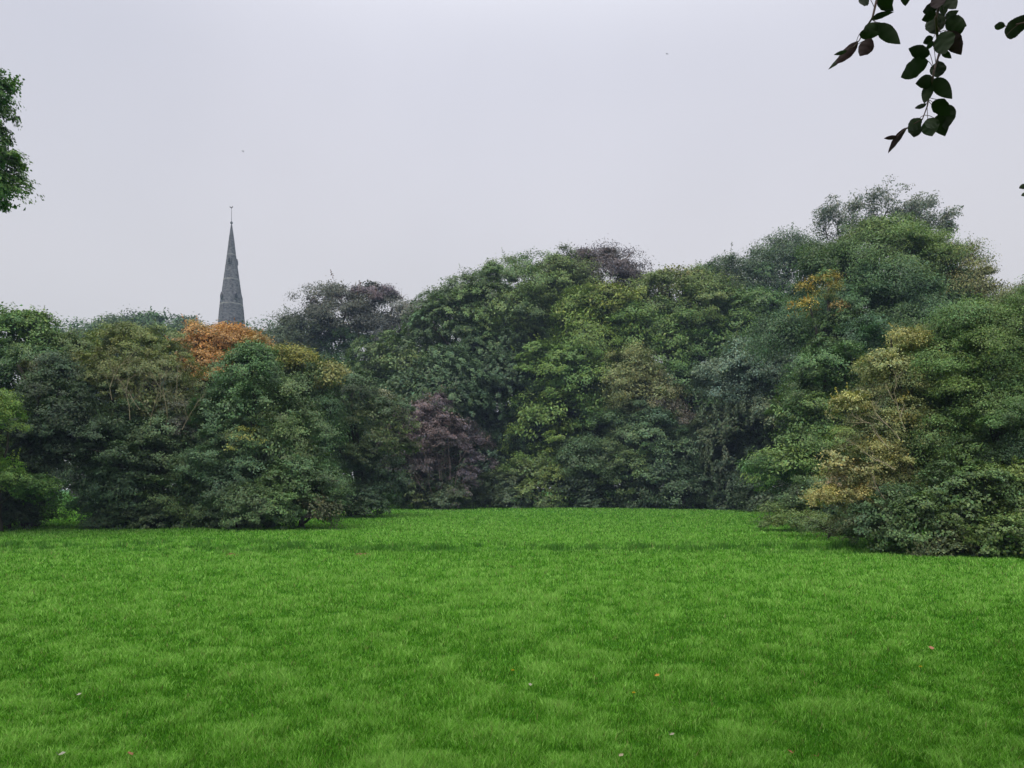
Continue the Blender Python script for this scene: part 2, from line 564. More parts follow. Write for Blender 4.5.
def shoots(g, rng, C, O, s, cols, leaf, n_per=24):
    """young shoots standing out of the crown's outline"""
    k = len(C)
    if not k:
        return
    d = norm(O * .8 + np.array((0, 0, .7)) + rng.normal(0, .35, (k, 3)))
    ln = s * rng.uniform(.5, 1.15, (k, 1, 1))
    t = rng.random((k, n_per, 1))
    P = C[:, None] + d[:, None] * (t * ln) + rng.normal(0, .09 * s, (k, n_per, 3)) * (1.15 - t)
    e_ = C + d * ln[:, 0] * .95
    tw_ = norm(np.cross(d, np.array((.3, .8, .2)))) * (.06 * leaf)
    g.add(np.stack([C - tw_, C + tw_, e_ + tw_ * .4, e_ - tw_ * .4], 1).reshape(-1, 3), np.arange(k)[:, None] * 4 + np.arange(4)[None], (.06, .05, .035))
    P = P.reshape(-1, 3)
    m = len(P)
    N = norm(rng.normal(size=(m, 3)) + np.array((0, 0, .6)))
    ax = norm(np.cross(N, rng.normal(size=(m, 3))))
    sd_ = np.cross(N, ax)
    l = leaf * rng.uniform(.6, 1.1, (m, 1))
    V = np.stack([P - ax * l * .5, P + sd_ * l * .28, P + ax * l * .5, P - sd_ * l * .28], 1).reshape(-1, 3)
    i4 = np.arange(m) * 4
    cc = np.repeat(cols, n_per, 0)
    cc = cc * leaf_gain(cc) * np.array((1.2, 1.08, .8)) * rng.uniform(.7, 1.3, (m, 1))
    g.add(V, np.stack([i4, i4 + 1, i4 + 2, i4 + 3], -1), np.clip(cc, .008, .7))

def limb_path(rng, p0, p1, n=6, sag=.12):
    t = np.linspace(0, 1, n)[:, None]
    d = p1 - p0
    Ld = np.linalg.norm(d)
    w = rng.normal(0, .035 * Ld, (n, 3)) * np.sin(math.pi * t)
    bow = np.array((0, 0, 1.0)) * sag * Ld * np.sin(math.pi * t)
    return p0 + d * t + w + bow

def tree(name, label, lobes, base=None, style='broad', s=None, leaf=None, lai=1.6, cover=1.2, seed=1,
         trunk=None, tipleaf=None, spread=1.0, blend=.3, cat='tree', group=None, limbs=14, inner=True, vary=.20, twigs=None, twig_mat=None, bark=None):
    """lobes: (px, py, Y, rx_px, ry_px, colour, {options}) -- pixel extents of each mass of the crown at depth Y"""
    rng = np.random.default_rng(seed)
    lb = []
    for L_ in lobes:
        px, py, Y, rx, ry, c = L_[:6]
        op = L_[6] if len(L_) > 6 else {}
        k = Y / F
        d = dict(op)
        d['c'] = at(px, py, Y)
        d['r'] = np.array((rx * k, op.get('ry', max(rx, ry) * .85 * k), ry * k))
        d['col'] = np.array(c)
        lb.append(d)
    Ym = np.mean([l_[2] for l_ in lobes])
    if base is None:
        c0 = sum(l_['c'] * np.prod(l_['r']) for l_ in lb) / sum(np.prod(l_['r']) for l_ in lb)
        base = np.array((c0[0], c0[1], 0))
    else:
        base = np.array((base[0], base[1], 0.0))
    base[2] = height([base[0]], [base[1]])[0]
    root = thing(name, label, cat, base, group)
    for l_ in lb:
        l_['c'] = l_['c'] - base
    s0 = s if s else 0.022 * Ym
    leaf = leaf if leaf else max(.05, .0026 * Ym)
    sty = STY[style]
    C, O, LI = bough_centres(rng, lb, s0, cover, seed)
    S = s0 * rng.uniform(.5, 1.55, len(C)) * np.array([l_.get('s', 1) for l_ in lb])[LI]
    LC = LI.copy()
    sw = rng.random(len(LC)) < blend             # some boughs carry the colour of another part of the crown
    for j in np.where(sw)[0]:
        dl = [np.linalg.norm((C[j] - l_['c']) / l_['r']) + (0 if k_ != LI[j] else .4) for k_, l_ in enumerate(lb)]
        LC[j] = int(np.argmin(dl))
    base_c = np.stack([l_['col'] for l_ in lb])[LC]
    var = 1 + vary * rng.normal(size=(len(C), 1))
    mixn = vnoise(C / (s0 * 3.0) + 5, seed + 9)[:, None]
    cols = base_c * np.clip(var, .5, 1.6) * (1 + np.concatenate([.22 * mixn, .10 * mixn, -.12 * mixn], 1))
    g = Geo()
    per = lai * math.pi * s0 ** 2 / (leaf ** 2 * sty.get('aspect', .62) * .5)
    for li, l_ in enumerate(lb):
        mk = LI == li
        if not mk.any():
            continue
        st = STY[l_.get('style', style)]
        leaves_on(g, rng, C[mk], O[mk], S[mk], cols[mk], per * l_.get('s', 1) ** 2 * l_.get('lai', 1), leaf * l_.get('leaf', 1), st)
    up_ = O[:, 2] > .05
    idx = np.where(up_)[0]
    if len(idx):
        idx = rng.choice(idx, int(len(idx) * 1.2))
        shoots(g, rng, C[idx] + rng.normal(0, .3 * s0, (len(idx), 3)), O[idx], s0, cols[idx], leaf)
    if inner:       # the shaded leaves further in
        Ci, Oi, Li = bough_centres(rng, [dict(l_, r=l_['r'] * .62) for l_ in lb if not l_.get('thin')], s0 * 1.25, cover * .8, seed + 50)
        cl = np.stack([l_['col'] for l_ in lb if not l_.get('thin')])[Li] * rng.uniform(.8, 1.1, (len(Ci), 1))
        leaves_on(g, rng, Ci, Oi, np.full(len(Ci), s0 * 1.3), cl, per * .5, leaf * 1.7, STY['fluffy'])
    if twigs:
        ends = None
        for tw in twigs:
            tg = Geo()
            en = fractal(tg, rng, base, [tw], spread)
            ends = en if ends is None else np.vstack([ends, en])
            tg.build('bare_limb', twig_mat or M_dead, root)
        if tipleaf:     # small sprays of leaves at the ends of the twigs: (size of a spray, leaves in it, colour)
            ends = ends[rng.random(len(ends)) < tipleaf[3]]
            tc_ = np.array(tipleaf[2]) * (1 + .25 * rng.normal(size=(len(ends), 1)))
            leaves_on(g, rng, ends, norm(rng.normal(size=ends.shape) + np.array((0, 0, .4))), np.full(len(ends), tipleaf[0]), np.clip(tc_, .02, .4), tipleaf[1], leaf, dict(STY['sparse'], twigs=4))
    g.build('crown', M_leaf, root)
    # trunk and limbs
    top = max(l_['c'][2] + l_['r'][2] * .3 for l_ in lb)
    Lr = math.sqrt(max(top, 1)) * .11 if trunk is None else trunk
    cx = np.mean([l_['c'][0] for l_ in lb]) * .5
    cy = np.mean([l_['c'][1] for l_ in lb]) * .5
    w = Geo()
    n = 9
    t = np.linspace(0, 1, n)
    tp = np.stack([cx * t ** 1.5, cy * t ** 1.5, top * t], -1)
    tp[1:, :2] += rng.normal(0, .02 * top, (n - 1, 2)) * t[1:, None]
    tp[0, 2] = -.15
    rad = Lr * (1 - .85 * t) + .01
    rad[0] *= 1.5
    tube(w, tp, rad, 10)
    if len(C):
        sel = rng.choice(len(C), min(limbs, len(C)), replace=False)
        for j in sel:
            e = C[j]
            tz = np.clip((e[2] * rng.uniform(.25, .7)) / top, .08, .9)
            p0 = np.array([np.interp(tz, t, tp[:, a_]) for a_ in range(3)])
            r0 = np.interp(tz, t, rad) * .55
            pts = limb_path(rng, p0, e)
            tube(w, pts, np.linspace(r0, .015 + .1 * r0, len(pts)), 6)
    w.build('trunk', bark or M_bark, root, smooth=True)
    return root

def fractal(tg, rng, base, spec, spread=1.0):
    """bare twigs: a list of (px, py, Y, tip_px, tip_py, thickness, depth)"""
    P0, P1, R0, R1, ends = [], [], [], [], []
    up = np.array((0, 0, 1.0))
    def grow(p, d, ln, r, k):
        m = 3
        for i in range(m):
            d2 = norm(d + rng.normal(0, .13, 3) + up * .05)
            q_ = p + d2 * ln / m
            r2 = r * .85
            P0.append(p); P1.append(q_); R0.append(r); R1.append(r2)
            if k <= 1:
                ends.append(q_)
            if k > 0:
                for _ in range(1 if i < m - 1 else 2):
                    side = norm(rng.normal(size=3) * np.array((1, 1, .6)))
                    grow(q_, norm(d2 + side * rng.uniform(.45, .95)), ln * spread * rng.uniform(.32, .55), r2 * .62, k - 1)
            p, d, r = q_, d2, r2
    for (px, py, Y, tx, ty, th, dep) in spec:
        a, b = at(px, py, Y) - base, at(tx, ty, Y + rng.uniform(-.6, .6)) - base
        grow(a, norm(b - a), np.linalg.norm(b - a) * .62, th, dep)
    segs(tg, P0, P1, R0, R1, 3)
    return np.array(ends)

# ------------------------------------------------------------------ church steeple far behind
M_stone = noise_mat('weathered spire stone', (.050, .053, .066), (.19, .188, .195), 1.5, 0.9, 0.2, 8, 0.4, (1, 1, 2.2))
M_band = noise_mat('pale stone band', (.18, .18, .185), (.30, .29, .28), 1.0, 0.9, 0.2)
M_void = noise_mat('dark opening', (.012, .012, .014), (.03, .03, .03), 1.0)
M_iron = noise_mat('dark iron', (.03, .03, .032), (.06, .06, .06), 2.0, 0.6, 0.5)
M_gilt = noise_mat('dull gilded metal', (.06, .05, .04), (.10, .085, .06), 2.0, 0.5, 0.5)

def steeple():
    Y = 200.0
    tip = at(231.5, 225, Y)
    x0, H = tip[0], tip[2]
    root = thing('church_steeple', 'tall grey stone church spire with a weathercock rising behind the orange tree', 'church spire', (x0, Y, 0))
    g = Geo()
    def z_at(py):
        return at(231.5, py, Y)[2]
    prof = [(z_at(345), 3.6), (z_at(312), 2.88), (z_at(298), 2.52), (z_at(292), 2.24), (z_at(280), 1.84), (z_at(255), 1.02), (z_at(240), .60), (H, .10)]
    th = (np.arange(8) + .5) * math.pi / 4
    def ring(z, r):
        return np.stack([np.cos(th) * r / math.cos(math.pi / 8), np.sin(th) * r / math.cos(math.pi / 8), np.full(8, z)], -1)
    V = np.concatenate([ring(z, r) for z, r in prof] + [np.array([[0, 0, H + .3]])])
    qs = [(i * 8 + j, i * 8 + (j + 1) % 8, i * 8 + 8 + (j + 1) % 8, i * 8 + 8 + j) for i in range(len(prof) - 1) for j in range(8)]
    g.add(V, np.array(qs))
    b = (len(prof) - 1) * 8
    g.add(V, np.array([(b + j, b + (j + 1) % 8, len(prof) * 8) for j in range(8)]))
    sp = g.build('spire', M_stone, root)
    for j in range(8):                                       # rolls along the eight edges
        e = Geo()
        a_ = th[j]
        pts = [(math.cos(a_) * r / math.cos(math.pi / 8), math.sin(a_) * r / math.cos(math.pi / 8), z) for z, r in prof]
        tube(e, pts, [.07] * len(pts), 5)
        e.build('edge_roll', M_stone, root)
    for py, r in ((255, 1.0), (280, 1.82), (305, 2.68)):
        e = Geo()
        z = z_at(py)
        V = np.concatenate([ring(z - .2, r + .10), ring(z + .2, r + .07)])
        e.add(V, np.array([(j, (j + 1) % 8, 8 + (j + 1) % 8, 8 + j) for j in range(8)]))
        e.add(V, np.array([tuple(range(7, -1, -1)), tuple(range(8, 16))]))
        e.build('stone_band', M_band, root)
    for py, ang, r in ((262, -70, 1.15), (298, -65, 2.42), (262, 25, 1.15), (298, -155, 2.42), (298, 25, 2.42)):
        z = z_at(py)
        a_ = round((R(ang)) / (math.pi / 4)) * math.pi / 4
        c = np.array((math.cos(a_) * r, math.sin(a_) * r, z))
        e = Geo()                                             # a little gabled dormer with a dark opening
        wd, hh, dp = .48, .7, .5
        pr = np.array([(-wd, -hh), (wd, -hh), (wd, hh * .4), (0, hh * 1.6), (-wd, hh * .4)])
        sx, sy = -math.sin(a_), math.cos(a_)
        ox, oy = math.cos(a_), math.sin(a_)
        V = np.array([(c[0] + p[0] * sx + ox * q_, c[1] + p[0] * sy + oy * q_, c[2] + p[1]) for q_ in (-.6, dp) for p in pr])
        e.add(V, np.array([(i, (i + 1) % 5, 5 + (i + 1) % 5, 5 + i) for i in range(5)]))
        e.add(V, np.array([(0, 1, 2, 3, 4)[::-1], (5, 6, 7, 8, 9)]))
        d = e.build('dormer', M_stone, root)
        e = Geo()
        V = np.array([(c[0] + p[0] * .62 * sx + ox * (dp + .02), c[1] + p[0] * .62 * sy + oy * (dp + .02), c[2] + p[1] * .75) for p in pr])
        e.add(V, np.array([(0, 1, 2, 3, 4)]))
        e.build('opening', M_void, d)
    # square tower under the spire
    zt = prof[0][0]
    e = Geo()
    box(e, (0, 0, zt / 2 - .3), (8.6, 8.6, zt))
    tw = e.build('tower', M_stone, root)
    for sx in (-1, 1):
        for sy in (-1, 1):
            e = Geo()
            box(e, (sx * 4.3, sy * 4.3, zt / 2 - 1.5), (1.5, 1.5, zt - 1.8))
            e.build('buttress', M_stone, root)
    for a_ in range(4):
        e = Geo()
        c = (math.cos(a_ * math.pi / 2) * 4.31, math.sin(a_ * math.pi / 2) * 4.31, zt - 6)
        box(e, c, (.06, 2.0, 5.5) if a_ % 2 == 0 else (2.0, .06, 5.5))
        e.build('belfry_window', M_void, root)
    e = Geo()
    tube(e, [(0, 0, H), (0, 0, H + .6), (0, 0, z_at(208))], [.12, .07, .045], 6)
    r_ = e.build('finial', M_iron, root)
    e = Geo()
    tube(e, [(0, 0, H + .2), (0, 0, H + .45), (0, 0, H + .75), (0, 0, H + 1.0)], [.12, .36, .34, .1], 8)
    e.build('ball', M_stone, r_)
    e = Geo()                                                 # weathercock, a flat cut-out of real metal thickness
    zc = z_at(208)
    P2 = .6 * np.array([(-.95, .55), (-.55, .1), (-.1, -.15), (.35, 0), (.55, .45), (.9, .45), (.6, .75), (.35, .8), (.15, .35), (-.3, .3), (-.6, .8)])
    n = len(P2)
    V = np.array([(p[0], y, zc + p[1]) for y in (-.04, .04) for p in P2])
    e.add(V, np.array([tuple(range(n)), tuple(range(2 * n - 1, n - 1, -1))]))
    e.add(V, np.array([(i, n + i, n + (i + 1) % n, (i + 1) % n) for i in range(n)]))
    e.build('weathercock', M_gilt, root)
steeple()

# ------------------------------------------------------------------ far trees on the skyline
FAR = 'far trees on the left skyline below the spire'
for k, (px, py, Y, rx, ry, c, lab) in enumerate([
    (75, 354, 135, 34, 22, G_DARK, 'low far tree, leftmost on the skyline, left of the round topped one'),
    (112, 348, 138, 34, 24, G_BLUE, 'far dark tree between the leftmost skyline tree and the round topped one'),
    (150, 340, 140, 36, 24, G_DARK, 'round topped far tree, highest of the skyline trees left of the spire'),
    (194, 343, 142, 34, 22, G_BLUE, 'far bluish tree on the skyline just left of the spire foot'),
    (250, 350, 140, 34, 22, G_DARK, 'far dark tree on the skyline just right of the spire foot')]):
    tree('far_tree', lab, [(px, py, Y, rx, ry, c), (px, py + 45, Y, rx, 40, c)], seed=100 + k, s=2.4, leaf=.5, cover=1.6, limbs=6, group=FAR, style='fluffy')

tree('copper_beech', 'far dark purplish tree with an open twiggy top right of the spire', [
    (345, 322, 92, 48, 36, (.040, .045, .036)), (300, 342, 92, 38, 26, (.036, .055, .036)), (396, 334, 92, 42, 30, (.040, .044, .038)),
    (352, 299, 92, 32, 13, PURPLE, dict(thin=True, cover=.8)), (392, 306, 92, 22, 14, PURPLE, dict(thin=True, cover=.8)),
    (345, 400, 92, 75, 60, G_DARK), (350, 350, 95, 55, 30, G_DARK)],
    seed=11, style='fluffy', s=1.6, twigs=[(350, 330, 92, 345, 285, .12, 3), (385, 335, 92, 398, 292, .12, 3), (335, 330, 92, 322, 290, .1, 3)], twig_mat=M_purple)

# ------------------------------------------------------------------ back wall of trees, about 65 m away
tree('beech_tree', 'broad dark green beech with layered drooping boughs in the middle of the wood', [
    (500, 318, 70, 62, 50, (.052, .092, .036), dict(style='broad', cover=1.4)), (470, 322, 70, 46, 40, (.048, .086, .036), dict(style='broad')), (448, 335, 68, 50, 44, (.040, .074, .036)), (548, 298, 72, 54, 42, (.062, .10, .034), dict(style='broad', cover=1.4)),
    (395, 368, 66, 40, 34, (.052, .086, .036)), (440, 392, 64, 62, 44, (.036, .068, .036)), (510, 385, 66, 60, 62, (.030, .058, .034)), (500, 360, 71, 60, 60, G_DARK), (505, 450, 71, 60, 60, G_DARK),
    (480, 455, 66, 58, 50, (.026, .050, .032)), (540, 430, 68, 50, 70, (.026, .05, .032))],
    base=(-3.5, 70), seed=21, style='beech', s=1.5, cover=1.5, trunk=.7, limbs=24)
tree('purple_beech', 'dark purple leaved tree top between the beech and the yellow green tree', [
    (598, 290, 74, 42, 38, (.058, .042, .038)), (632, 296, 78, 26, 26, (.06, .05, .038)), (562, 315, 76, 34, 40, (.05, .042, .036)),
    (600, 262, 78, 24, 12, PURPLE, dict(thin=True)), (600, 400, 78, 60, 80, G_DARK)],
    seed=22, style='fluffy', s=1.5, twigs=[(600, 290, 78, 596, 246, .1, 3), (625, 290, 78, 634, 262, .1, 3)], twig_mat=M_purple)
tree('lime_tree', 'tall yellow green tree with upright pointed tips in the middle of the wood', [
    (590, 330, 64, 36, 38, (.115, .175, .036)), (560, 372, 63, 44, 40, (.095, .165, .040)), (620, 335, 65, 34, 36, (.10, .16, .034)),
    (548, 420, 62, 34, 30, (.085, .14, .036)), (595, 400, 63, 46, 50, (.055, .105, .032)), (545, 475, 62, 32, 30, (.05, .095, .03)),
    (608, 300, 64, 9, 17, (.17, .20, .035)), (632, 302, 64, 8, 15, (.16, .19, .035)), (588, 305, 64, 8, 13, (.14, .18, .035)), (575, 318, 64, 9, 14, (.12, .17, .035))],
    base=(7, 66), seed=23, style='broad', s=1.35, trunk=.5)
tree('hornbeam_tree', 'broad mid green tree with an olive tinged top right of the yellow green tree', [
    (680, 305, 68, 52, 34, (.062, .098, .032)), (735, 318, 67, 48, 38, (.048, .098, .034)), (660, 345, 66, 46, 42, (.058, .105, .032)),
    (715, 352, 66, 50, 36, (.05, .10, .034)), (675, 284, 69, 30, 12, (.105, .10, .034)), (780, 345, 66, 42, 44, (.036, .08, .034)),
    (690, 420, 67, 90, 70, G_DARK)],
    base=(15.5, 70), seed=24, style='broad', s=1.45, trunk=.6)
tree('olive_thorn', 'small olive brown tree half way up in front of the yellow green tree', [
    (630, 388, 60, 30, 34, (.125, .135, .05)), (652, 405, 60, 26, 28, (.095, .095, .045)), (665, 425, 60, 26, 20, (.10, .08, .055)),
    (640, 450, 61, 34, 45, (.04, .06, .03))], seed=25, style='fluffy', s=.9, base=(9.6, 60.5),
    twigs=[(650, 430, 59, 655, 395, .06, 3), (675, 425, 59, 668, 402, .06, 3)])
tree('sycamore_thicket', 'low dark blue green sycamore spreading along the far lawn edge', [
    (640, 440, 58, 46, 32, (.040, .074, .040)), (605, 468, 58, 46, 34, (.036, .068, .037)), (690, 452, 58, 36, 30, (.038, .072, .040)),
    (655, 480, 57.5, 60, 26, (.030, .060, .038)), (715, 480, 58, 36, 28, (.026, .052, .034))],
    base=(11.5, 59), seed=26, style='broad', s=1.2, trunk=.3)
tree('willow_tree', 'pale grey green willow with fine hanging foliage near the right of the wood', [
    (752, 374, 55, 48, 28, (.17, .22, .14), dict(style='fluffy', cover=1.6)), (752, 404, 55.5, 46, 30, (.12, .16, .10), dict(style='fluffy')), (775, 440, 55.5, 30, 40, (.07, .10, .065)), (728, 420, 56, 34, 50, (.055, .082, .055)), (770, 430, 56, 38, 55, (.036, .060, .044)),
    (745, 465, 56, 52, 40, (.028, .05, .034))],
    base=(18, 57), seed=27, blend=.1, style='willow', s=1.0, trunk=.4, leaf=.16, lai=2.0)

# trees behind the wood on the right
tree('far_oak', 'far dark tree breaking the skyline between the olive topped tree and the right hand wood', [
    (735, 285, 88, 46, 22, (.034, .060, .036)), (785, 272, 88, 42, 30, (.034, .062, .036)), (760, 330, 88, 80, 45, G_DARK),
    (715, 272, 88, 16, 10, G_DARK, dict(thin=True))], seed=31, style='fluffy', s=1.7,
    twigs=[(780, 270, 88, 752, 244, .08, 3), (790, 265, 88, 776, 240, .08, 2)], twig_mat=M_bark)
tree('ash_tree', 'half bare ash with thin see through twigs on the skyline above the right hand wood', [
    (880, 240, 60, 50, 14, (.045, .07, .04), dict(thin=True)), (880, 330, 60, 70, 70, G_DARK)],
    seed=32, style='sparse', s=.9, lai=.8, leaf=.15, trunk=.4, bark=M_bark, limbs=20,
    twigs=[(828 + 12 * i_, 240, 60, tx_, ty_, .05, 4) for i_, (tx_, ty_) in enumerate([(816, 216), (834, 208), (850, 202), (866, 198), (884, 196), (900, 204), (914, 210), (926, 202), (936, 206), (944, 214), (950, 224)])]
    + [(850, 250, 60, 812, 232, .05, 3), (910, 250, 60, 955, 236, .05, 3), (880, 235, 60, 895, 184, .05, 3)],
    twig_mat=M_bark, tipleaf=(.5, 4, (.10, .115, .10), .17), spread=1.2)
tree('great_oak', 'largest dark green tree of the right hand wood, russet at its right shoulder', [
    (880, 270, 46, 60, 34, (.050, .092, .032)), (838, 285, 46, 44, 34, (.040, .075, .034)), (930, 285, 46, 54, 40, (.040, .080, .032)),
    (958, 298, 45, 28, 38, (.075, .08, .032)), (962, 262, 45, 18, 18, (.13, .10, .04), dict(thin=True)), (975, 345, 45, 45, 50, (.034, .066, .03)),
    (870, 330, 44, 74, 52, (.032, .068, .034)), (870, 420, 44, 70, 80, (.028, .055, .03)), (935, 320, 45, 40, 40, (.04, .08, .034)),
    (800, 335, 45, 36, 30, (.036, .072, .034)), (880, 242, 47, 34, 14, (.06, .105, .034))],
    base=(24.5, 47), seed=33, style='fluffy', s=1.05, trunk=.6, limbs=26,
    twigs=[(950, 275, 45, 985, 240, .06, 3), (955, 280, 45, 998, 262, .06, 3)])
tree('golden_maple', 'tree with bright orange yellow sprays high in the right hand wood', [
    (824, 281, 41, 15, 6, (.40, .29, .055), dict(thin=True, lai=.45)), (803, 290, 41, 9, 4, (.36, .27, .06), dict(thin=True, lai=.45)),
    (804, 305, 41, 14, 4, (.40, .29, .06), dict(thin=True, lai=.45)), (834, 290, 41, 7, 5, (.30, .25, .06), dict(thin=True, lai=.7)), (836, 309, 41, 9, 3, (.36, .22, .06), dict(thin=True, lai=.7)), (822, 297, 41.8, 12, 7, (.09, .13, .045), dict(thin=True, lai=.6)),
    (835, 330, 42, 34, 26, (.048, .088, .034)), (830, 375, 41.5, 42, 40, (.036, .074, .036))],
    seed=34, style='fluffy', blend=.1, s=.36, base=(18.2, 42), lai=1.2)
tree('hazel_tree', 'mid green tree with spreading tiers left of the yellow leaved tree', [
    (838, 385, 33, 46, 40, (.042, .085, .036)), (810, 425, 33, 40, 34, (.050, .095, .036)), (785, 462, 32, 34, 24, (.070, .120, .038)),
    (840, 460, 33, 52, 50, (.030, .060, .030)), (815, 395, 33, 28, 30, (.055, .100, .045)), (860, 350, 34, 40, 30, (.030, .065, .034))],
    base=(14.5, 34), seed=35, style='broad', s=.78, trunk=.25)
tree('dark_shrub', 'low rounded dark shrub at the lawn edge under the mid green tiered tree', [
    (815, 500, 28, 30, 24, (.042, .078, .040)), (845, 505, 27, 30, 28, (.034, .066, .034)), (792, 517, 28, 24, 12, (.060, .10, .035))],
    seed=36, style='broad', s=.5, cat='shrub', trunk=.08, limbs=8)
# far right edge filler behind
tree('edge_tree', 'green tree cut by the right edge of the photo behind the big leafy tree', [
    (1032, 308, 40, 30, 18, (.05, .07, .032)), (1058, 300, 40, 30, 22, (.04, .09, .034)), (1060, 390, 40, 60, 90, G_DARK)],
    seed=37, style='fluffy', s=.9)

# ------------------------------------------------------------------ right hand group, 18 to 24 m away
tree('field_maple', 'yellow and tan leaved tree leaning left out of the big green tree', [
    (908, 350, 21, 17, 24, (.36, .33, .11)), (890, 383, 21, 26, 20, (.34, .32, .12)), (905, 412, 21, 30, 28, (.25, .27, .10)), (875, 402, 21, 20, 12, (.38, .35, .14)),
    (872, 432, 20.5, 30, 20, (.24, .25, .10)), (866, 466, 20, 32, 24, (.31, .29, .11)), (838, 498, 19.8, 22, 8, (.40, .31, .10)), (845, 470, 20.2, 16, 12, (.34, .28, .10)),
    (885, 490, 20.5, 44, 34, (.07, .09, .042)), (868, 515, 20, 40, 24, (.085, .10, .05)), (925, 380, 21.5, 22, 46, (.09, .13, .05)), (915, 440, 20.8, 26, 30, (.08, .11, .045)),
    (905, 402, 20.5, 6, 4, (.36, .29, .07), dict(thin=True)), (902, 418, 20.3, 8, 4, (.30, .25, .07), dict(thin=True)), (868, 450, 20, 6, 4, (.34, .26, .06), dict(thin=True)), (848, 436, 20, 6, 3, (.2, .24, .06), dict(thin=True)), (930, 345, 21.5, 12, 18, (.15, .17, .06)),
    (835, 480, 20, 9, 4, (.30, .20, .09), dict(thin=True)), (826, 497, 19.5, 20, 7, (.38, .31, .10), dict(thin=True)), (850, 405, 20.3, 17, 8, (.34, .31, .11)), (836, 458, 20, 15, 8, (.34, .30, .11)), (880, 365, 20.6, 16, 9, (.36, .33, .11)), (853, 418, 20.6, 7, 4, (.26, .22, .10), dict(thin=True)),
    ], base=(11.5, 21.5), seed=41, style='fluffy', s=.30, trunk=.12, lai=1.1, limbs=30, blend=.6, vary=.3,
    twigs=[(900, 440, 19.5, 865, 395, .02, 5), (905, 430, 19.7, 885, 370, .02, 4), (895, 470, 19.2, 845, 440, .02, 5), (890, 450, 19.3, 858, 405, .02, 5), (885, 500, 18.9, 850, 470, .02, 4)])
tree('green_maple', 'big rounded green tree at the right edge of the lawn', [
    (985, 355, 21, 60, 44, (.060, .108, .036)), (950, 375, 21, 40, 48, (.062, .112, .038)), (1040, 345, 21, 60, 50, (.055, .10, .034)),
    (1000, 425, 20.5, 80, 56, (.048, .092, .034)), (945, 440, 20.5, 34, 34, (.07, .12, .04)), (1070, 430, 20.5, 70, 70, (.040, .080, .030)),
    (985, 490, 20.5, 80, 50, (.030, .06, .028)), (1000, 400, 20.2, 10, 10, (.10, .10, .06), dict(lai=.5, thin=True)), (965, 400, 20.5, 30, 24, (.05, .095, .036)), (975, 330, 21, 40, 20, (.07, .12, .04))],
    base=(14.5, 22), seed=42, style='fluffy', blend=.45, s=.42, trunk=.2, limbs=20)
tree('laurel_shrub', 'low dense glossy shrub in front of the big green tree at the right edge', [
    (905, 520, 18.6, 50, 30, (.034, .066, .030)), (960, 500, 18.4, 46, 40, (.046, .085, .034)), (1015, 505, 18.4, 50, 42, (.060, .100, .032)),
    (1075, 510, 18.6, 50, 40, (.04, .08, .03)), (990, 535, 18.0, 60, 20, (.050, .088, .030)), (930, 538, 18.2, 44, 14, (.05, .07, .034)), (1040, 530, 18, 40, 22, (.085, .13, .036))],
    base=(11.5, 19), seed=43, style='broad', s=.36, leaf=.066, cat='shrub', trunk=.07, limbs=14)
tree('bramble', 'straggling low bramble creeping onto the lawn left of the tan leaved tree', [
    (800, 522, 25, 30, 8, (.065, .105, .036)), (840, 530, 23, 36, 9, (.05, .08, .035)), (870, 540, 21, 24, 9, (.045, .07, .032))],
    seed=44, style='fluffy', s=.28, cat='shrub', trunk=.03, limbs=10, inner=False, lai=.9)

# ------------------------------------------------------------------ far edge shrubs in the middle
tree('plum_bush', 'mauve grey twiggy bush standing at the far lawn edge', [
    (426, 432, 55, 44, 36, (.066, .044, .044)), (450, 462, 55, 34, 38, (.052, .038, .038)), (408, 468, 55, 34, 34, (.042, .038, .032))],
    seed=51, style='spiky', s=.95, leaf=.15, lai=1.3, cat='bush', trunk=.12, vary=.25,
    twigs=[(430, 480, 52.6, 415, 405, .028, 5), (440, 480, 52.6, 437, 398, .028, 5), (450, 480, 52.6, 462, 408, .028, 5), (455, 485, 52.6, 480, 430, .028, 5), (420, 485, 52.6, 395, 425, .028, 5), (455, 490, 52.6, 488, 470, .024, 5), (425, 490, 52.6, 385, 460, .024, 5), (440, 495, 52.6, 450, 440, .024, 5), (432, 495, 52.6, 415, 445, .024, 5)], twig_mat=M_purple)
EDGE = 'low shrubs along the far lawn edge'
for k, (px, py, Y, rx, ry, c, lab) in enumerate([
    (400, 485, 56, 34, 22, (.045, .072, .036), 'low green shrub at the far lawn edge left of the mauve bush foot'),
    (445, 488, 55, 32, 20, (.042, .066, .036), 'low green shrub directly in front of the mauve bush'),
    (500, 490, 58, 34, 18, (.036, .060, .034), 'low dark shrub at the far lawn edge right of the mauve bush'),
    (538, 484, 58, 32, 24, (.055, .090, .034), 'low mid green shrub at the foot of the yellow green tree'),
    (580, 492, 58, 34, 16, (.030, .052, .03), 'low dark shrub left of the blue green sycamore'),
    (765, 490, 50, 34, 18, (.034, .056, .034), 'low dark shrub at the foot of the willow'),
    (617, 498, 57.5, 18, 13, (.032, .058, .034), 'small dark shrub at the left foot of the blue green sycamore'),
    (652, 498, 58, 26, 12, (.032, .056, .034), 'low dark shrub at the foot of the blue green sycamore'),
    (715, 499, 56, 30, 11, (.028, .048, .03), 'low dark shrub between the blue green sycamore and the willow'),
    (480, 503, 57, 24, 6, (.055, .08, .04), 'lowest leafy tuft of shrub right of the mauve bush foot'),
    (424, 503, 56.5, 40, 5, (.065, .115, .038), 'strip of low nettles in front of the mauve bush')]):
    tree('shrub', lab, [(px, py, Y, rx, ry, c), (px + 8, py + 8, Y - 1, rx * .8, ry * .6, c)], seed=60 + k, s=.8, cat='shrub', group=EDGE, trunk=.08, limbs=6, style='broad', leaf=.16)

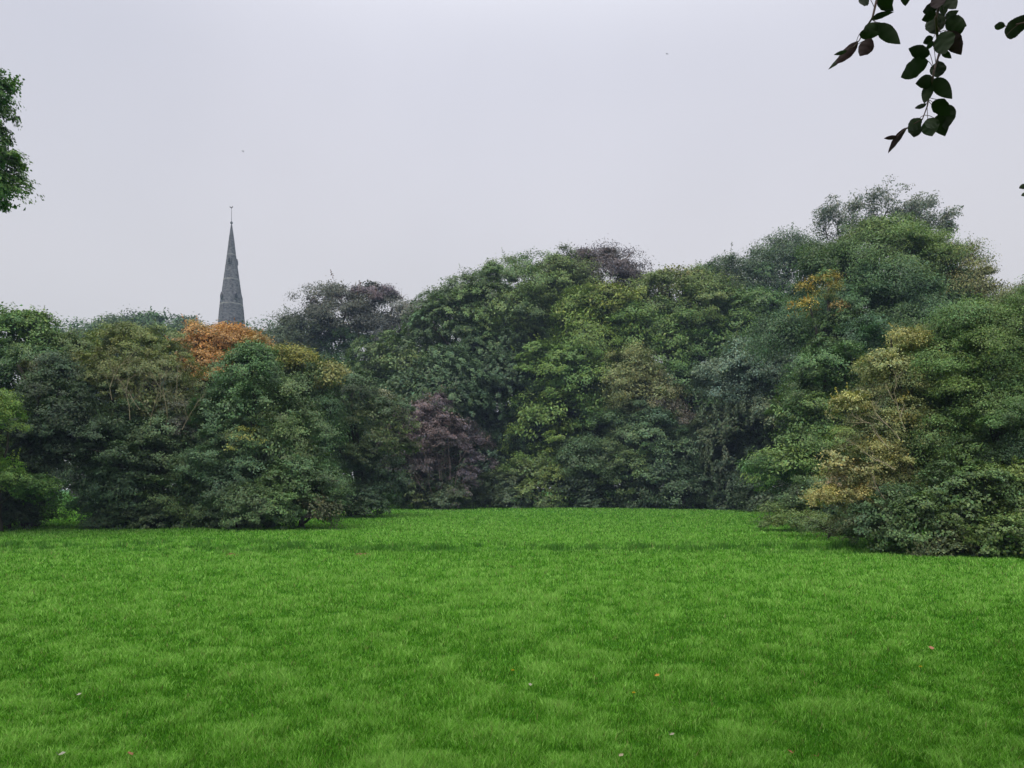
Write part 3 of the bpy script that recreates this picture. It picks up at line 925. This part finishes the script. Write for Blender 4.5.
# ------------------------------------------------------------------ left hand group, 28 to 44 m away
tree('hawthorn_tree', 'dark rounded tree with a russet right side standing behind the left clump', [
    (348, 400, 42, 44, 36, (.034, .066, .034)), (375, 432, 42, 34, 46, (.048, .075, .036)), (330, 430, 42, 50, 50, (.036, .070, .036)),
    (360, 480, 42, 42, 34, (.030, .058, .032)), (380, 405, 42, 12, 22, (.085, .085, .05)), (315, 385, 42, 30, 20, (.036, .07, .034))],
    seed=71, style='broad', s=.85, trunk=.25, base=(-9, 43.5))
tree('yellow_topped_tree', 'pale yellow treetop showing right of the orange tree', [
    (280, 362, 38, 24, 11, (.24, .24, .055)), (298, 360, 38, 16, 7, (.25, .24, .055)), (332, 374, 38, 14, 6, (.17, .16, .05)), (290, 400, 38, 46, 34, (.036, .07, .034)), (300, 440, 38, 46, 50, G_DARK)],
    seed=72, style='fluffy', s=.6, base=(-11, 39))
tree('orange_maple', 'tree with a bright orange autumn crown below the spire', [
    (224, 347, 39, 42, 20, (.36, .165, .045)), (204, 347, 39, 24, 18, (.24, .15, .05)), (254, 352, 39, 20, 13, (.32, .19, .05)), (212, 366, 37, 26, 13, (.34, .17, .05)), (206, 352, 38, 24, 16, (.37, .17, .045)), (232, 336, 40, 16, 10, (.40, .18, .04)),
    (222, 390, 40, 44, 30, (.05, .075, .04)), (215, 440, 40, 50, 50, G_DARK)],
    seed=73, style='broad', s=.62, base=(-15.8, 41), lai=1.5)
tree('olive_willow', 'olive leaved tree with bare pale twigs in the middle of the left clump', [
    (125, 358, 33, 40, 26, (.12, .15, .045)), (158, 360, 33, 28, 24, (.13, .155, .045)), (140, 395, 32, 46, 34, (.10, .125, .05)),
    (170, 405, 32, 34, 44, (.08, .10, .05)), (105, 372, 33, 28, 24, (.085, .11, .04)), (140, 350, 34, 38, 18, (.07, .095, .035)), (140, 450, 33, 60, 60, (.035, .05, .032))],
    seed=74, style='spiky', s=.62, lai=1.1, blend=.5, base=(-16.2, 34),
    twigs=[(112, 400, 29.2, 104, 340, .019, 5), (130, 420, 29.2, 128, 352, .019, 5), (150, 430, 29.2, 148, 365, .019, 5), (165, 430, 29.2, 172, 360, .019, 5), (182, 430, 29.2, 196, 380, .019, 5), (160, 400, 29.5, 158, 345, .017, 5), (140, 410, 29.2, 115, 375, .017, 5), (175, 400, 29.5, 186, 350, .017, 5)], twig_mat=M_dead)
tree('ivy_thicket', 'dark grey green rounded thicket below the bare twigs in the left clump', [
    (125, 452, 30, 42, 46, (.038, .072, .038)), (165, 462, 30, 40, 44, (.038, .070, .040)), (110, 492, 29.6, 36, 36, (.032, .066, .032)),
    (150, 497, 29.4, 50, 32, (.036, .068, .034)), (185, 490, 29.8, 30, 34, (.034, .064, .032)), (190, 440, 30.5, 24, 34, (.05, .055, .042))],
    seed=75, style='broad', s=.62, base=(-14.6, 30.3), trunk=.16)
tree('sycamore_tree', 'leafy green conical sycamore at the right end of the left clump', [
    (250, 382, 30, 22, 30, (.040, .084, .040)), (240, 415, 30, 40, 34, (.042, .084, .042)), (285, 420, 30, 32, 30, (.048, .088, .040)),
    (232, 455, 29.6, 46, 34, (.042, .080, .040)), (290, 462, 29.6, 42, 38, (.044, .080, .038)), (240, 492, 29.2, 48, 34, (.032, .062, .034)),
    (245, 438, 28.6, 6, 6, (.22, .22, .05), dict(thin=True, lai=.5)), (237, 475, 28.4, 3, 2, (.42, .28, .05), dict(thin=True, lai=.3, s=.6)), (268, 468, 28.8, 12, 16, (.08, .10, .045), dict(thin=True, lai=.6)), (253, 362, 30, 11, 16, (.042, .09, .036))],
    seed=76, style='broad', s=.62, base=(-10.6, 30.3), trunk=.2, limbs=20)
tree('holly_bush', 'low dense shrub in front at the right end of the left clump', [
    (300, 492, 28.2, 40, 34, (.042, .084, .036)), (328, 488, 29.5, 18, 26, (.036, .074, .034)), (265, 505, 27.8, 44, 22, (.038, .072, .036)), (318, 512, 28, 20, 12, (.06, .07, .04))],
    seed=77, style='broad', s=.5, cat='shrub', trunk=.1, base=(-8.2, 28.8))
tree('dark_elder', 'very dark tree with a shadowy open foot at the left edge of the lawn', [
    (60, 395, 31, 42, 36, (.034, .064, .034)), (75, 430, 30, 34, 36, (.030, .054, .032)), (35, 440, 30, 40, 44, (.030, .054, .032)),
    (10, 490, 30, 42, 30, (.024, .042, .026)), (-30, 440, 31, 50, 60, (.03, .055, .03)), (-30, 500, 30, 50, 24, (.022, .04, .024)), (50, 372, 31.5, 24, 12, (.055, .06, .034))],
    seed=78, style='broad', s=.62, base=(-20.2, 31), trunk=.25)
tree('young_lime', 'bright yellow green low boughs at the left edge in front of the very dark tree', [
    (2, 412, 27, 12, 22, (.26, .36, .07)), (40, 487, 27.2, 17, 8, (.12, .21, .045)), (8, 478, 27, 22, 16, (.24, .34, .07)),
    (-18, 460, 27.4, 20, 30, (.085, .15, .035)), (-45, 430, 27.5, 30, 50, (.06, .12, .03))],
    seed=79, style='broad', s=.45, base=(-19.3, 27.8), trunk=.12)
tree('ash_sapling', 'mid green tree with pointed upright tips rising at the left edge', [
    (22, 345, 38, 28, 26, (.065, .125, .04)), (45, 352, 38, 20, 18, (.06, .115, .04)), (0, 385, 38, 34, 34, G_DARK), (12, 326, 38, 9, 13, (.085, .15, .04)), (34, 328, 38, 8, 11, (.085, .15, .04)),
    (-15, 350, 38, 40, 34, (.06, .12, .04)), (75, 362, 38, 34, 22, (.06, .10, .04)), (30, 390, 38, 60, 40, G_DARK)],
    seed=80, style='spiky', s=.75, base=(-25.5, 39))
tree('backing_tree', 'dark tree seen through the gap in the left clump', [
    (62, 470, 62, 60, 44, (.034, .06, .03)), (140, 465, 62, 60, 48, (.03, .055, .03)), (0, 460, 62, 60, 50, (.03, .055, .03)), (220, 465, 62, 60, 48, (.03, .055, .03)), (300, 465, 64, 60, 46, (.03, .055, .03))],
    seed=81, style='fluffy', s=1.6)

FOOT = 'low shrubs at the foot of the left clump'
for k, (px, py, Y, rx, ry, c, lab) in enumerate([
    (8, 512, 29.5, 30, 16, (.022, .042, .024), 'black green low shrub at the foot of the left edge trees'),
    (112, 512, 29.6, 26, 18, (.034, .058, .034), 'low grey green shrub just right of the gap showing the lawn behind'),
    (150, 514, 29.2, 30, 15, (.036, .062, .036), 'low shrub in the middle of the foot of the ivy thicket'),
    (190, 513, 29.4, 26, 16, (.05, .09, .036), 'low lighter shrub between the ivy thicket and the conical sycamore'),
    (235, 515, 28.6, 34, 15, (.040, .070, .038), 'low shrub at the foot of the conical sycamore'),
    (350, 497, 41, 40, 18, (.034, .062, .034), 'low shrub at the foot of the russet sided tree')]):
    tree('shrub', lab, [(px, py, Y, rx, ry, c), (px + 6, py + 5, Y - .5, rx * .8, ry * .6, c)], seed=160 + k, s=.42, cat='shrub', group=FOOT, trunk=.05, limbs=6)
BACK = 'dark trees deep inside the wood'
for k, (lab, lobes) in enumerate([
    ('dark tree deep in the wood seen between the beech and the yellow green tree', [(500, 360, 80, 60, 50, G_DARK), (540, 440, 80, 60, 60, G_DARK), (470, 440, 80, 60, 60, G_DARK)]),
    ('dark tree deep in the wood behind the yellow green tree', [(640, 350, 80, 60, 50, G_DARK), (600, 440, 80, 60, 60, G_DARK), (660, 440, 80, 60, 60, G_DARK)]),
    ('dark tree deep in the wood behind the willow', [(750, 350, 78, 70, 50, G_DARK), (720, 440, 78, 60, 60, G_DARK), (790, 440, 78, 60, 60, G_DARK)]),
    ('dark tree deep in the wood left of the mauve bush', [(400, 400, 74, 60, 40, G_DARK), (370, 455, 74, 50, 50, G_DARK), (430, 455, 74, 50, 50, G_DARK)]),
    ('dark tree inside the right hand wood behind the tan leaved tree', [(900, 400, 36, 80, 60, G_DARK), (860, 460, 36, 60, 60, G_DARK), (960, 450, 36, 80, 70, G_DARK)])]):
    tree('wood_tree', lab, lobes, seed=180 + k, style='fluffy', group=BACK)

def tree_at(x, y, h, r, lab, seed, group):  # tree added out of view behind the camera, only to shade low sky light
    rng = np.random.default_rng(seed)
    root = thing('sky_blocker_tree', lab, 'tree', (x, y, 0), group)
    lb = [dict(c=np.array((0, 0, h * .62)), r=np.array((r, r, h * .38))), dict(c=np.array((1.5, .5, h * .35)), r=np.array((r, r * .9, h * .25))), dict(c=np.array((-1, 0, 3)), r=np.array((r * .8, r * .8, 3)))]
    C, O, LI = bough_centres(rng, lb, 1.3, 1.3, seed)
    g = Geo()
    leaves_on(g, rng, C, O, 1.3 * rng.uniform(.7, 1.3, len(C)), np.array(G_DARK) * (1 + .2 * rng.normal(size=(len(C), 1))), 110, .42, STY['fluffy'])
    g.build('crown', M_leaf, root)
    w = Geo()
    tube(w, [(0, 0, -.2), (.1, 0, 1), (.2, .1, h * .4), (0, 0, h * .85)], [.6, .42, .3, .05], 10)
    for j in rng.choice(len(C), 14, replace=False):
        pts = limb_path(rng, np.array((.1, 0, max(1.5, C[j][2] * .5))), C[j])
        tube(w, pts, np.linspace(.14, .02, len(pts)), 6)
    w.build('trunk', M_bark, root, smooth=True)
VIEW = 'unseen trees added behind the viewer to block low sky light'
for k, (x, y, h, r) in enumerate([(-22, -13, 19, 6.5), (-11, -17, 21, 7), (0, -19, 22, 7), (11, -17, 20, 7), (22, -12, 19, 6.5)]):
    lab = ['far left unseen tree added behind the viewer to block sky light', 'second from the left of the unseen trees added behind the viewer to block sky light', 'middle unseen tree added behind the viewer to block sky light',
           'second from the right of the unseen trees added behind the viewer to block sky light', 'far right unseen tree added behind the viewer to block sky light'][k]
    tree_at(x, y, h, r, lab, 200 + k, VIEW)

# ------------------------------------------------------------------ tree overhanging from the left
tree('chestnut_tree', 'near green tree whose bough hangs into the sky from the left edge', [
    (-55, 181, 20, 72, 11, (.056, .115, .034)), (-55, 157, 20, 66, 14, (.052, .11, .034)), (-55, 131, 20, 58, 12, (.066, .13, .036)), (-60, 105, 20, 58, 9, (.058, .12, .034)),
    (-60, 83, 20, 58, 7, (.060, .12, .036)), (-170, 100, 20, 130, 120, (.045, .09, .034)), (-250, 20, 21, 120, 110, (.045, .09, .034)), (-200, -80, 21, 110, 110, (.05, .1, .035))],
    base=(-19.5, 20.5), seed=91, style='broad', s=.34, cover=4.0, leaf=.09, trunk=.4, limbs=30, inner=True, lai=1.5)

# ------------------------------------------------------------------ beech over the camera, its twig tips hanging into the picture
def leaf_geo(g, rng, b, t, width, tiltd, C):
    """one beech leaf: oval, pointed, folded along its midrib, gently wavy; b, t base and tip (3D)"""
    L_ = np.linalg.norm(t - b)
    ax = (t - b) / L_
    view = norm((b + t) / 2 - np.array((0, 0, EYE)))
    sdv = norm(np.cross(ax, view))
    nrm = np.cross(sdv, ax)
    sdv = norm(sdv * math.cos(tiltd) + nrm * math.sin(tiltd))
    nrm = norm(np.cross(sdv, ax))
    n = 23
    ts = np.linspace(0, 1, n)
    prof = ts ** .68 * (1 - ts) ** 1.02 / (.4 ** .68 * .6 ** 1.02)
    prof[0] = prof[-1] = 0
    wav = .05 * np.sin(ts * 22 + rng.uniform(0, 6)) * prof
    bend = -.14 * L_ * ts ** 2 * rng.uniform(.2, 1.8)
    mid = b + ax * (ts * L_)[:, None] + nrm * bend[:, None]
    wl = width * .5 * (prof + .035 * (np.arange(n) % 2) * prof)
    Lf = mid + sdv * wl[:, None] + nrm * (width * (.16 * prof + wav))[:, None]
    Rt = mid - sdv * wl[:, None] + nrm * (width * (.16 * prof - wav))[:, None]
    V = np.concatenate([Lf, mid, Rt])
    i = np.arange(n - 1)
    q = np.concatenate([np.stack([i, i + 1, n + i + 1, n + i], -1), np.stack([n + i, n + i + 1, 2 * n + i + 1, 2 * n + i], -1)])
    g.add(V, q, C)

def near_beech():
    rng = np.random.default_rng(5)
    base = np.array((5.6, -.6, 0.0))
    root = thing('overhanging_beech', 'beech tree beside the viewer whose dark leafy twig tips hang in at the top right', 'tree', base)
    Y = 2.2
    # crown overhead
    C, O, LI = bough_centres(rng, [dict(c=np.array((3.8, -1.2, 7.2)), r=np.array((5.2, 3.6, 1.7)), col=0), dict(c=np.array((5.5, -1.5, 9.5)), r=np.array((4.5, 4., 2.5)), col=0)], .6, 1.3, 4)
    g = Geo()
    cols = np.array(G_MID) * (1 + .2 * rng.normal(size=(len(C), 1)))
    leaves_on(g, rng, C - base, O, .6 * rng.uniform(.7, 1.3, len(C)), np.clip(cols, .02, .2), 260, .085, STY['beech'])
    g.build('crown', M_leaf, root)
    w = Geo()
    tr_ = np.array([(5.6, -.6, -.2), (5.55, -.6, 1), (5.5, -.7, 3), (5.4, -.9, 5.5), (5.3, -1.1, 9), (5.3, -1.2, 11.5)]) - base
    tube(w, tr_, [.5, .36, .30, .24, .12, .03], 14)
    for j in rng.choice(len(C), 30, replace=False):
        e = C[j] - base
        z = rng.uniform(3, 8)
        p0 = np.array([np.interp(z, tr_[:, 2], tr_[:, a_]) for a_ in range(3)])
        pts = limb_path(rng, p0, e)
        tube(w, pts, np.linspace(.07, .008, len(pts)), 6)
    # the limb that carries the hanging twigs
    limb = np.array([(5.5, -.7, 3.2), (4.4, .2, 4.0), (3.2, 1.1, 4.25), (2.2, 1.8, 4.0), (1.45, 2.15, 3.66), (1.12, 2.2, 3.45)]) - base
    tt = np.linspace(0, 1, 24)
    lp = np.stack([np.interp(tt, np.linspace(0, 1, 6), limb[:, a_]) for a_ in range(3)], -1)
    tube(w, lp, np.linspace(.06, .006, 24), 8)
    w.build('trunk', M_bark, root, smooth=True)
    def pix(X, Yp, d=Y):        # reads a point off the enlarged corner of the photograph
        return at(800 + X / 3.84, Yp / 3.84, d) - base
    sets = [
        # path of the twig, leaves (base, tip, width)
        ([(340, -160), (310, -60), (293, 5), (278, 70), (250, 110), (228, 155), (205, 180)], limb[5] , 2.15, [
            (278, 72, 346, 44, 26), (252, 112, 322, 98, 40), (300, 92, 383, 174, 58), (228, 130, 304, 132, 40), (276, 148, 226, 222, 60),
            (222, 158, 130, 262, 44), (175, 200, 106, 280, 20), (180, 195, 128, 212, 16), (296, 0, 362, 40, 50), (262, -14, 222, 34, 44), (320, -30, 350, 30, 60), (410, -30, 404, 24, 40), (290, 90, 240, 125, 40)]),
        ([(540, -200), (545, -60), (540, 0), (522, 70), (528, 150), (535, 205), (515, 270), (508, 310), (495, 375), (488, 410), (470, 458), (420, 485), (370, 530)], limb[5], 2.2, [
            (535, 25, 462, 44, 46), (522, 55, 464, 76, 40), (560, -20, 598, 40, 56), (530, -30, 530, 45, 60), (548, 10, 556, 66, 34), (560, 75, 606, 42, 40),
            (520, 45, 520, 148, 76), (525, 60, 500, 130, 50), (560, 78, 640, 102, 64), (512, 145, 470, 166, 34), (512, 158, 484, 192, 22), (540, 125, 566, 212, 84),
            (575, 120, 618, 212, 66), (598, 85, 598, 150, 64), (545, 200, 582, 220, 26), (540, 140, 530, 200, 50),
            (500, 208, 410, 188, 54), (494, 235, 377, 298, 76), (532, 234, 528, 306, 62), (514, 305, 442, 322, 54), (514, 302, 584, 380, 58),
            (500, 315, 476, 402, 44), (486, 398, 434, 422, 20), (508, 392, 580, 440, 62), (570, 400, 560, 502, 62), (530, 440, 556, 522, 66),
            (490, 455, 512, 526, 70), (520, 455, 480, 500, 50), (450, 466, 436, 530, 60), (470, 458, 400, 505, 50), (410, 490, 318, 596, 30), (372, 524, 320, 534, 18)]),
        ([(1010, -200), (960, -40), (905, 60), (870, 85), (812, 98), (788, 101)], lp[15], 2.1, [
            (788, 101, 738, 98, 30), (790, 138, 880, 60, 70), (880, 70, 930, 20, 60), (900, 60, 960, 90, 60)]),
        ([(1060, -160), (1010, 200), (960, 480), (920, 650), (880, 712)], lp[13], 2.3, [
            (876, 705, 838, 728, 26), (880, 735, 848, 756, 22), (905, 690, 870, 740, 50), (930, 640, 990, 700, 60), (950, 560, 900, 610, 55), (960, 480, 1020, 520, 60)]),
    ]
    for path, anchor, d0, lv in sets:
        t_ = Geo()
        pts = np.array([anchor] + [pix(x, y, d0 + .04 * math.sin(i * 1.7)) for i, (x, y) in enumerate(path)])
        k = np.linspace(0, 1, 40)
        pp = np.stack([np.interp(k, np.linspace(0, 1, len(pts)), pts[:, a_]) for a_ in range(3)], -1)
        tube(t_, pp, np.linspace(.0055, .0010, 40), 6)
        g = Geo()
        for (x0, y0, x1, y1, wd) in lv:
            dd = d0 + rng.uniform(-.05, .05)
            b = pix(x0, y0, dd) + base
            t2 = pix(x1, y1, dd + rng.uniform(-.02, .02)) + base
            wm = wd / 3.84 * dd / F * .90
            c = np.array((.020, .034, .014)) * rng.uniform(.7, 1.4)
            if rng.random() < .15:
                c = np.array((.030, .016, .018)) * rng.uniform(.8, 1.2)
            leaf_geo(g, rng, b, t2, wm, rng.uniform(-.45, .45), c)
            # stalk back to the twig
            jn = np.argmin(np.linalg.norm(pp + base - b, axis=1))
            if np.linalg.norm(pp[jn] + base - b) < .12:
                tube(t_, [pp[jn], (pp[jn] + b - base) / 2 + np.array((0, 0, .003)), b - base], [.001, .0009, .0008], 5)
        tw = t_.build('hanging_twig', M_twig, root, smooth=True)
        g.v = [v_ - base for v_ in g.v]
        g.build('leaves', M_near, tw, smooth=True)
near_beech()

# ------------------------------------------------------------------ small things on the lawn and in the air
def fallen_leaf(px, py, size, c, lab, rz, tip=.3, seed=0):
    rng = np.random.default_rng(seed)
    p = ground_at(px, py)
    p[2] = height([p[0]], [p[1]])[0] + .055
    size *= .62
    c = tuple(v_ * .75 for v_ in c)
    g = Geo()
    n = 9
    ts = np.linspace(0, 1, n)
    pr = np.sin(math.pi * ts) ** .7 * (1 + .25 * np.sin(ts * 14))
    pr[0] = pr[-1] = .03
    mid = np.stack([(ts - .5) * size, np.zeros(n), .25 * size * (ts - .5) ** 2 + tip * size * ts], -1)
    a = mid + np.stack([0 * ts, pr * size * .36, .12 * size * pr * (1 + .3 * rng.normal(size=n))], -1)
    b = mid - np.stack([0 * ts, pr * size * .36, -.12 * size * pr * (1 + .3 * rng.normal(size=n))], -1)
    i = np.arange(n - 1)
    g.add(np.concatenate([a, mid, b]), np.concatenate([np.stack([i, i + 1, n + i + 1, n + i], -1), np.stack([n + i, n + i + 1, 2 * n + i + 1, 2 * n + i], -1)]), c)
    st = Geo()
    tube(g, [mid[0], mid[0] + np.array((-.25 * size, .03 * size, .02))], [.0016, .001], 5, C=c)
    o = g.build('fallen_leaf', M_leaf, smooth=True)
    o.location = [float(v_) for v_ in p]
    o.rotation_euler = (0.25, 0, rz)
    tag(o, lab, 'leaf', 'fallen leaves scattered on the lawn')
for a in [
    (657, 681, .07, (.62, .30, .03), 'orange yellow fallen leaf on the grass below the middle of the lawn', .4),
    (931, 654, .10, (.60, .26, .14), 'pale pinkish brown fallen leaf on the grass at the right', 1.2),
    (790, 762, .06, (.40, .14, .05), 'reddish leaf at the very bottom edge right of the middle', 2.2),
    (530, 691, .06, (.50, .50, .36), 'pale green leaf tip poking from the grass in the middle foreground', 1.5),
    (672, 744, .05, (.45, .42, .30), 'pale leaf low in the grass below the orange yellow one', .1),
    (62, 766, .06, (.50, .48, .40), 'whitish leaf at the bottom left corner of the lawn', .6),
    (130, 766, .07, (.38, .18, .07), 'brown leaf at the bottom edge near the left corner', 2.6),
    (79, 703, .05, (.55, .52, .42), 'small white leaf in the grass at the lower left', .9),
    (815, 766, .05, (.50, .22, .10), 'small tan leaf at the bottom edge right of the reddish one', 3.0),
    (621, 767, .05, (.50, .42, .28), 'straw coloured leaf at the bottom edge of the middle', .5)]:
    fallen_leaf(*a, seed=int(a[0]))

M_daisy = foliage_mat('yellow petals', rough=.6, spec=.2, trans=.2, gain=(1, 1, .8))
def dandelion(px, py, lab, rz):
    p = ground_at(px, py)
    root = thing('dandelion', lab, 'flower', (p[0], p[1], height([p[0]], [p[1]])[0]), 'yellow dandelions in the grass')
    s = Geo()
    tube(s, [(0, 0, 0), (.004, 0, .04), (.006, .002, .075)], [.002, .0018, .0016], 6, C=(.09, .16, .04))
    s.build('stem', M_leaf, root)
    g = Geo()
    for ring_, (n, r, z) in enumerate(((14, .017, .006), (11, .012, .010), (8, .007, .013))):
        for k in range(n):
            a_ = k * 2 * math.pi / n + ring_ * .3
            c, s_ = math.cos(a_), math.sin(a_)
            V = np.array([(0, 0, .074), (c * r * .6 - s_ * .0025, s_ * r * .6 + c * .0025, .074 + z * .6), (c * r, s_ * r, .074 + z), (c * r * .6 + s_ * .0025, s_ * r * .6 - c * .0025, .074 + z * .6)])
            g.add(V + np.array((.006, .002, 0)), np.array([(0, 1, 2, 3)]), (.62, .46, .02))
    g.build('flower_head', M_daisy, root)
for a in [(920, 675, 'dandelion below the pale pinkish brown leaf', .2), (633, 702, 'dandelion left of and below the orange yellow leaf', .9), (512, 678, 'dandelion in the middle of the foreground, leftmost of the three', 2.)]:
    dandelion(*a)

M_earth = noise_mat('reddish bare earth', (.11, .075, .035), (.20, .12, .055), 6.0, 0.95, 0.1)
def bare_patch(px, py, rx, ry, lab):
    p = ground_at(px, py)
    rng = np.random.default_rng(int(px))
    g = Geo()
    n = 20
    th = np.linspace(0, 2 * math.pi, n, endpoint=False)
    rr = 1 + .25 * rng.normal(size=n)
    hs = []
    for f_ in (1.0, .6, .25):
        hs.append(np.stack([np.cos(th) * rx * f_ * rr, np.sin(th) * ry * f_ * rr, 0 * th], -1))
    V = np.concatenate(hs + [np.zeros((1, 3))])
    V[:, 2] = height(V[:, 0] + p[0], V[:, 1] + p[1])
    V[:, 2] += np.concatenate([np.full(n, -.02), np.full(n, .03), np.full(n, .055), [.06]]) + .01 * rng.normal(size=len(V))
    q = np.array([(k * n + i, k * n + (i + 1) % n, (k + 1) * n + (i + 1) % n, (k + 1) * n + i) for k in (0, 1) for i in range(n)])
    g.add(V, q)
    g.add(V, np.array([(2 * n + i, 2 * n + (i + 1) % n, 3 * n) for i in range(n)]))
    o = g.build('earth_mound', M_earth, smooth=True)
    o.location = (p[0], p[1], 0)
    tag(o, lab, 'mound', 'low reddish earth mounds in the rough furrow')
bare_patch(362, 554, .30, .40, 'larger reddish bare earth mound in the rough furrow left of the middle')
bare_patch(232, 556, .15, .2, 'small reddish bare earth mound in the furrow, left of the larger one')

M_bird = noise_mat('dark feathers', (.02, .02, .022), (.05, .045, .04), 20.0, 0.8, 0.2)
def bird(px, py, Y, lab, rz, flap):
    p = at(px, py, Y)
    root = thing('flying_bird', lab, 'bird', p, 'tiny dark birds high in the sky')
    root.rotation_euler = (0, 0, rz)
    g = Geo()
    tube(g, [(0, .24, .0), (0, .17, .015), (0, .10, .0), (0, 0, -.01), (0, -.10, 0), (0, -.2, .01), (0, -.32, .015)], [.005, .026, .03, .05, .04, .018, .03], 8)
    for s_ in (-1, 1):
        z1, z2 = flap * .13, flap * .04
        V = np.array([(s_ * .02, .08, .01), (s_ * .02, -.06, .01), (s_ * .20, .12, z1), (s_ * .19, -.05, z1 - .01), (s_ * .46, -.02, z2), (s_ * .42, -.08, z2),
                      (s_ * .02, .08, -.005), (s_ * .02, -.06, -.002), (s_ * .20, .12, z1 - .012), (s_ * .19, -.05, z1 - .016), (s_ * .46, -.02, z2 - .006), (s_ * .42, -.08, z2 - .006)])
        g.add(V, np.array([(0, 1, 3, 2), (2, 3, 5, 4), (6, 8, 9, 7), (8, 10, 11, 9), (0, 2, 8, 6), (2, 4, 10, 8), (1, 7, 9, 3), (3, 9, 11, 5), (4, 5, 11, 10)]))
    g.build('body', M_bird, root)
bird(667, 54, 170, 'tiny dark bird high in the sky right of the middle', .6, 1)
bird(243, 151, 170, 'tiny dark bird in the sky directly above the spire', 1.3, -1)

# ------------------------------------------------------------------ haze
def haze():
    m, nt, out = new_mat('haze')
    pv = nt.nodes.new('ShaderNodeVolumePrincipled')
    pv.inputs['Color'].default_value = (.50, .66, .95, 1)
    pv.inputs['Density'].default_value = HAZE_DENSITY
    pv.inputs['Anisotropy'].default_value = 0.0
    nt.links.new(pv.outputs[0], out.inputs['Volume'])
    g = Geo()
    box(g, (0, 200, 42), (1060, 860, 86))
    o = g.build('haze', m)
    o['kind'] = 'stuff'
    o.display_type = 'BOUNDS'
haze()
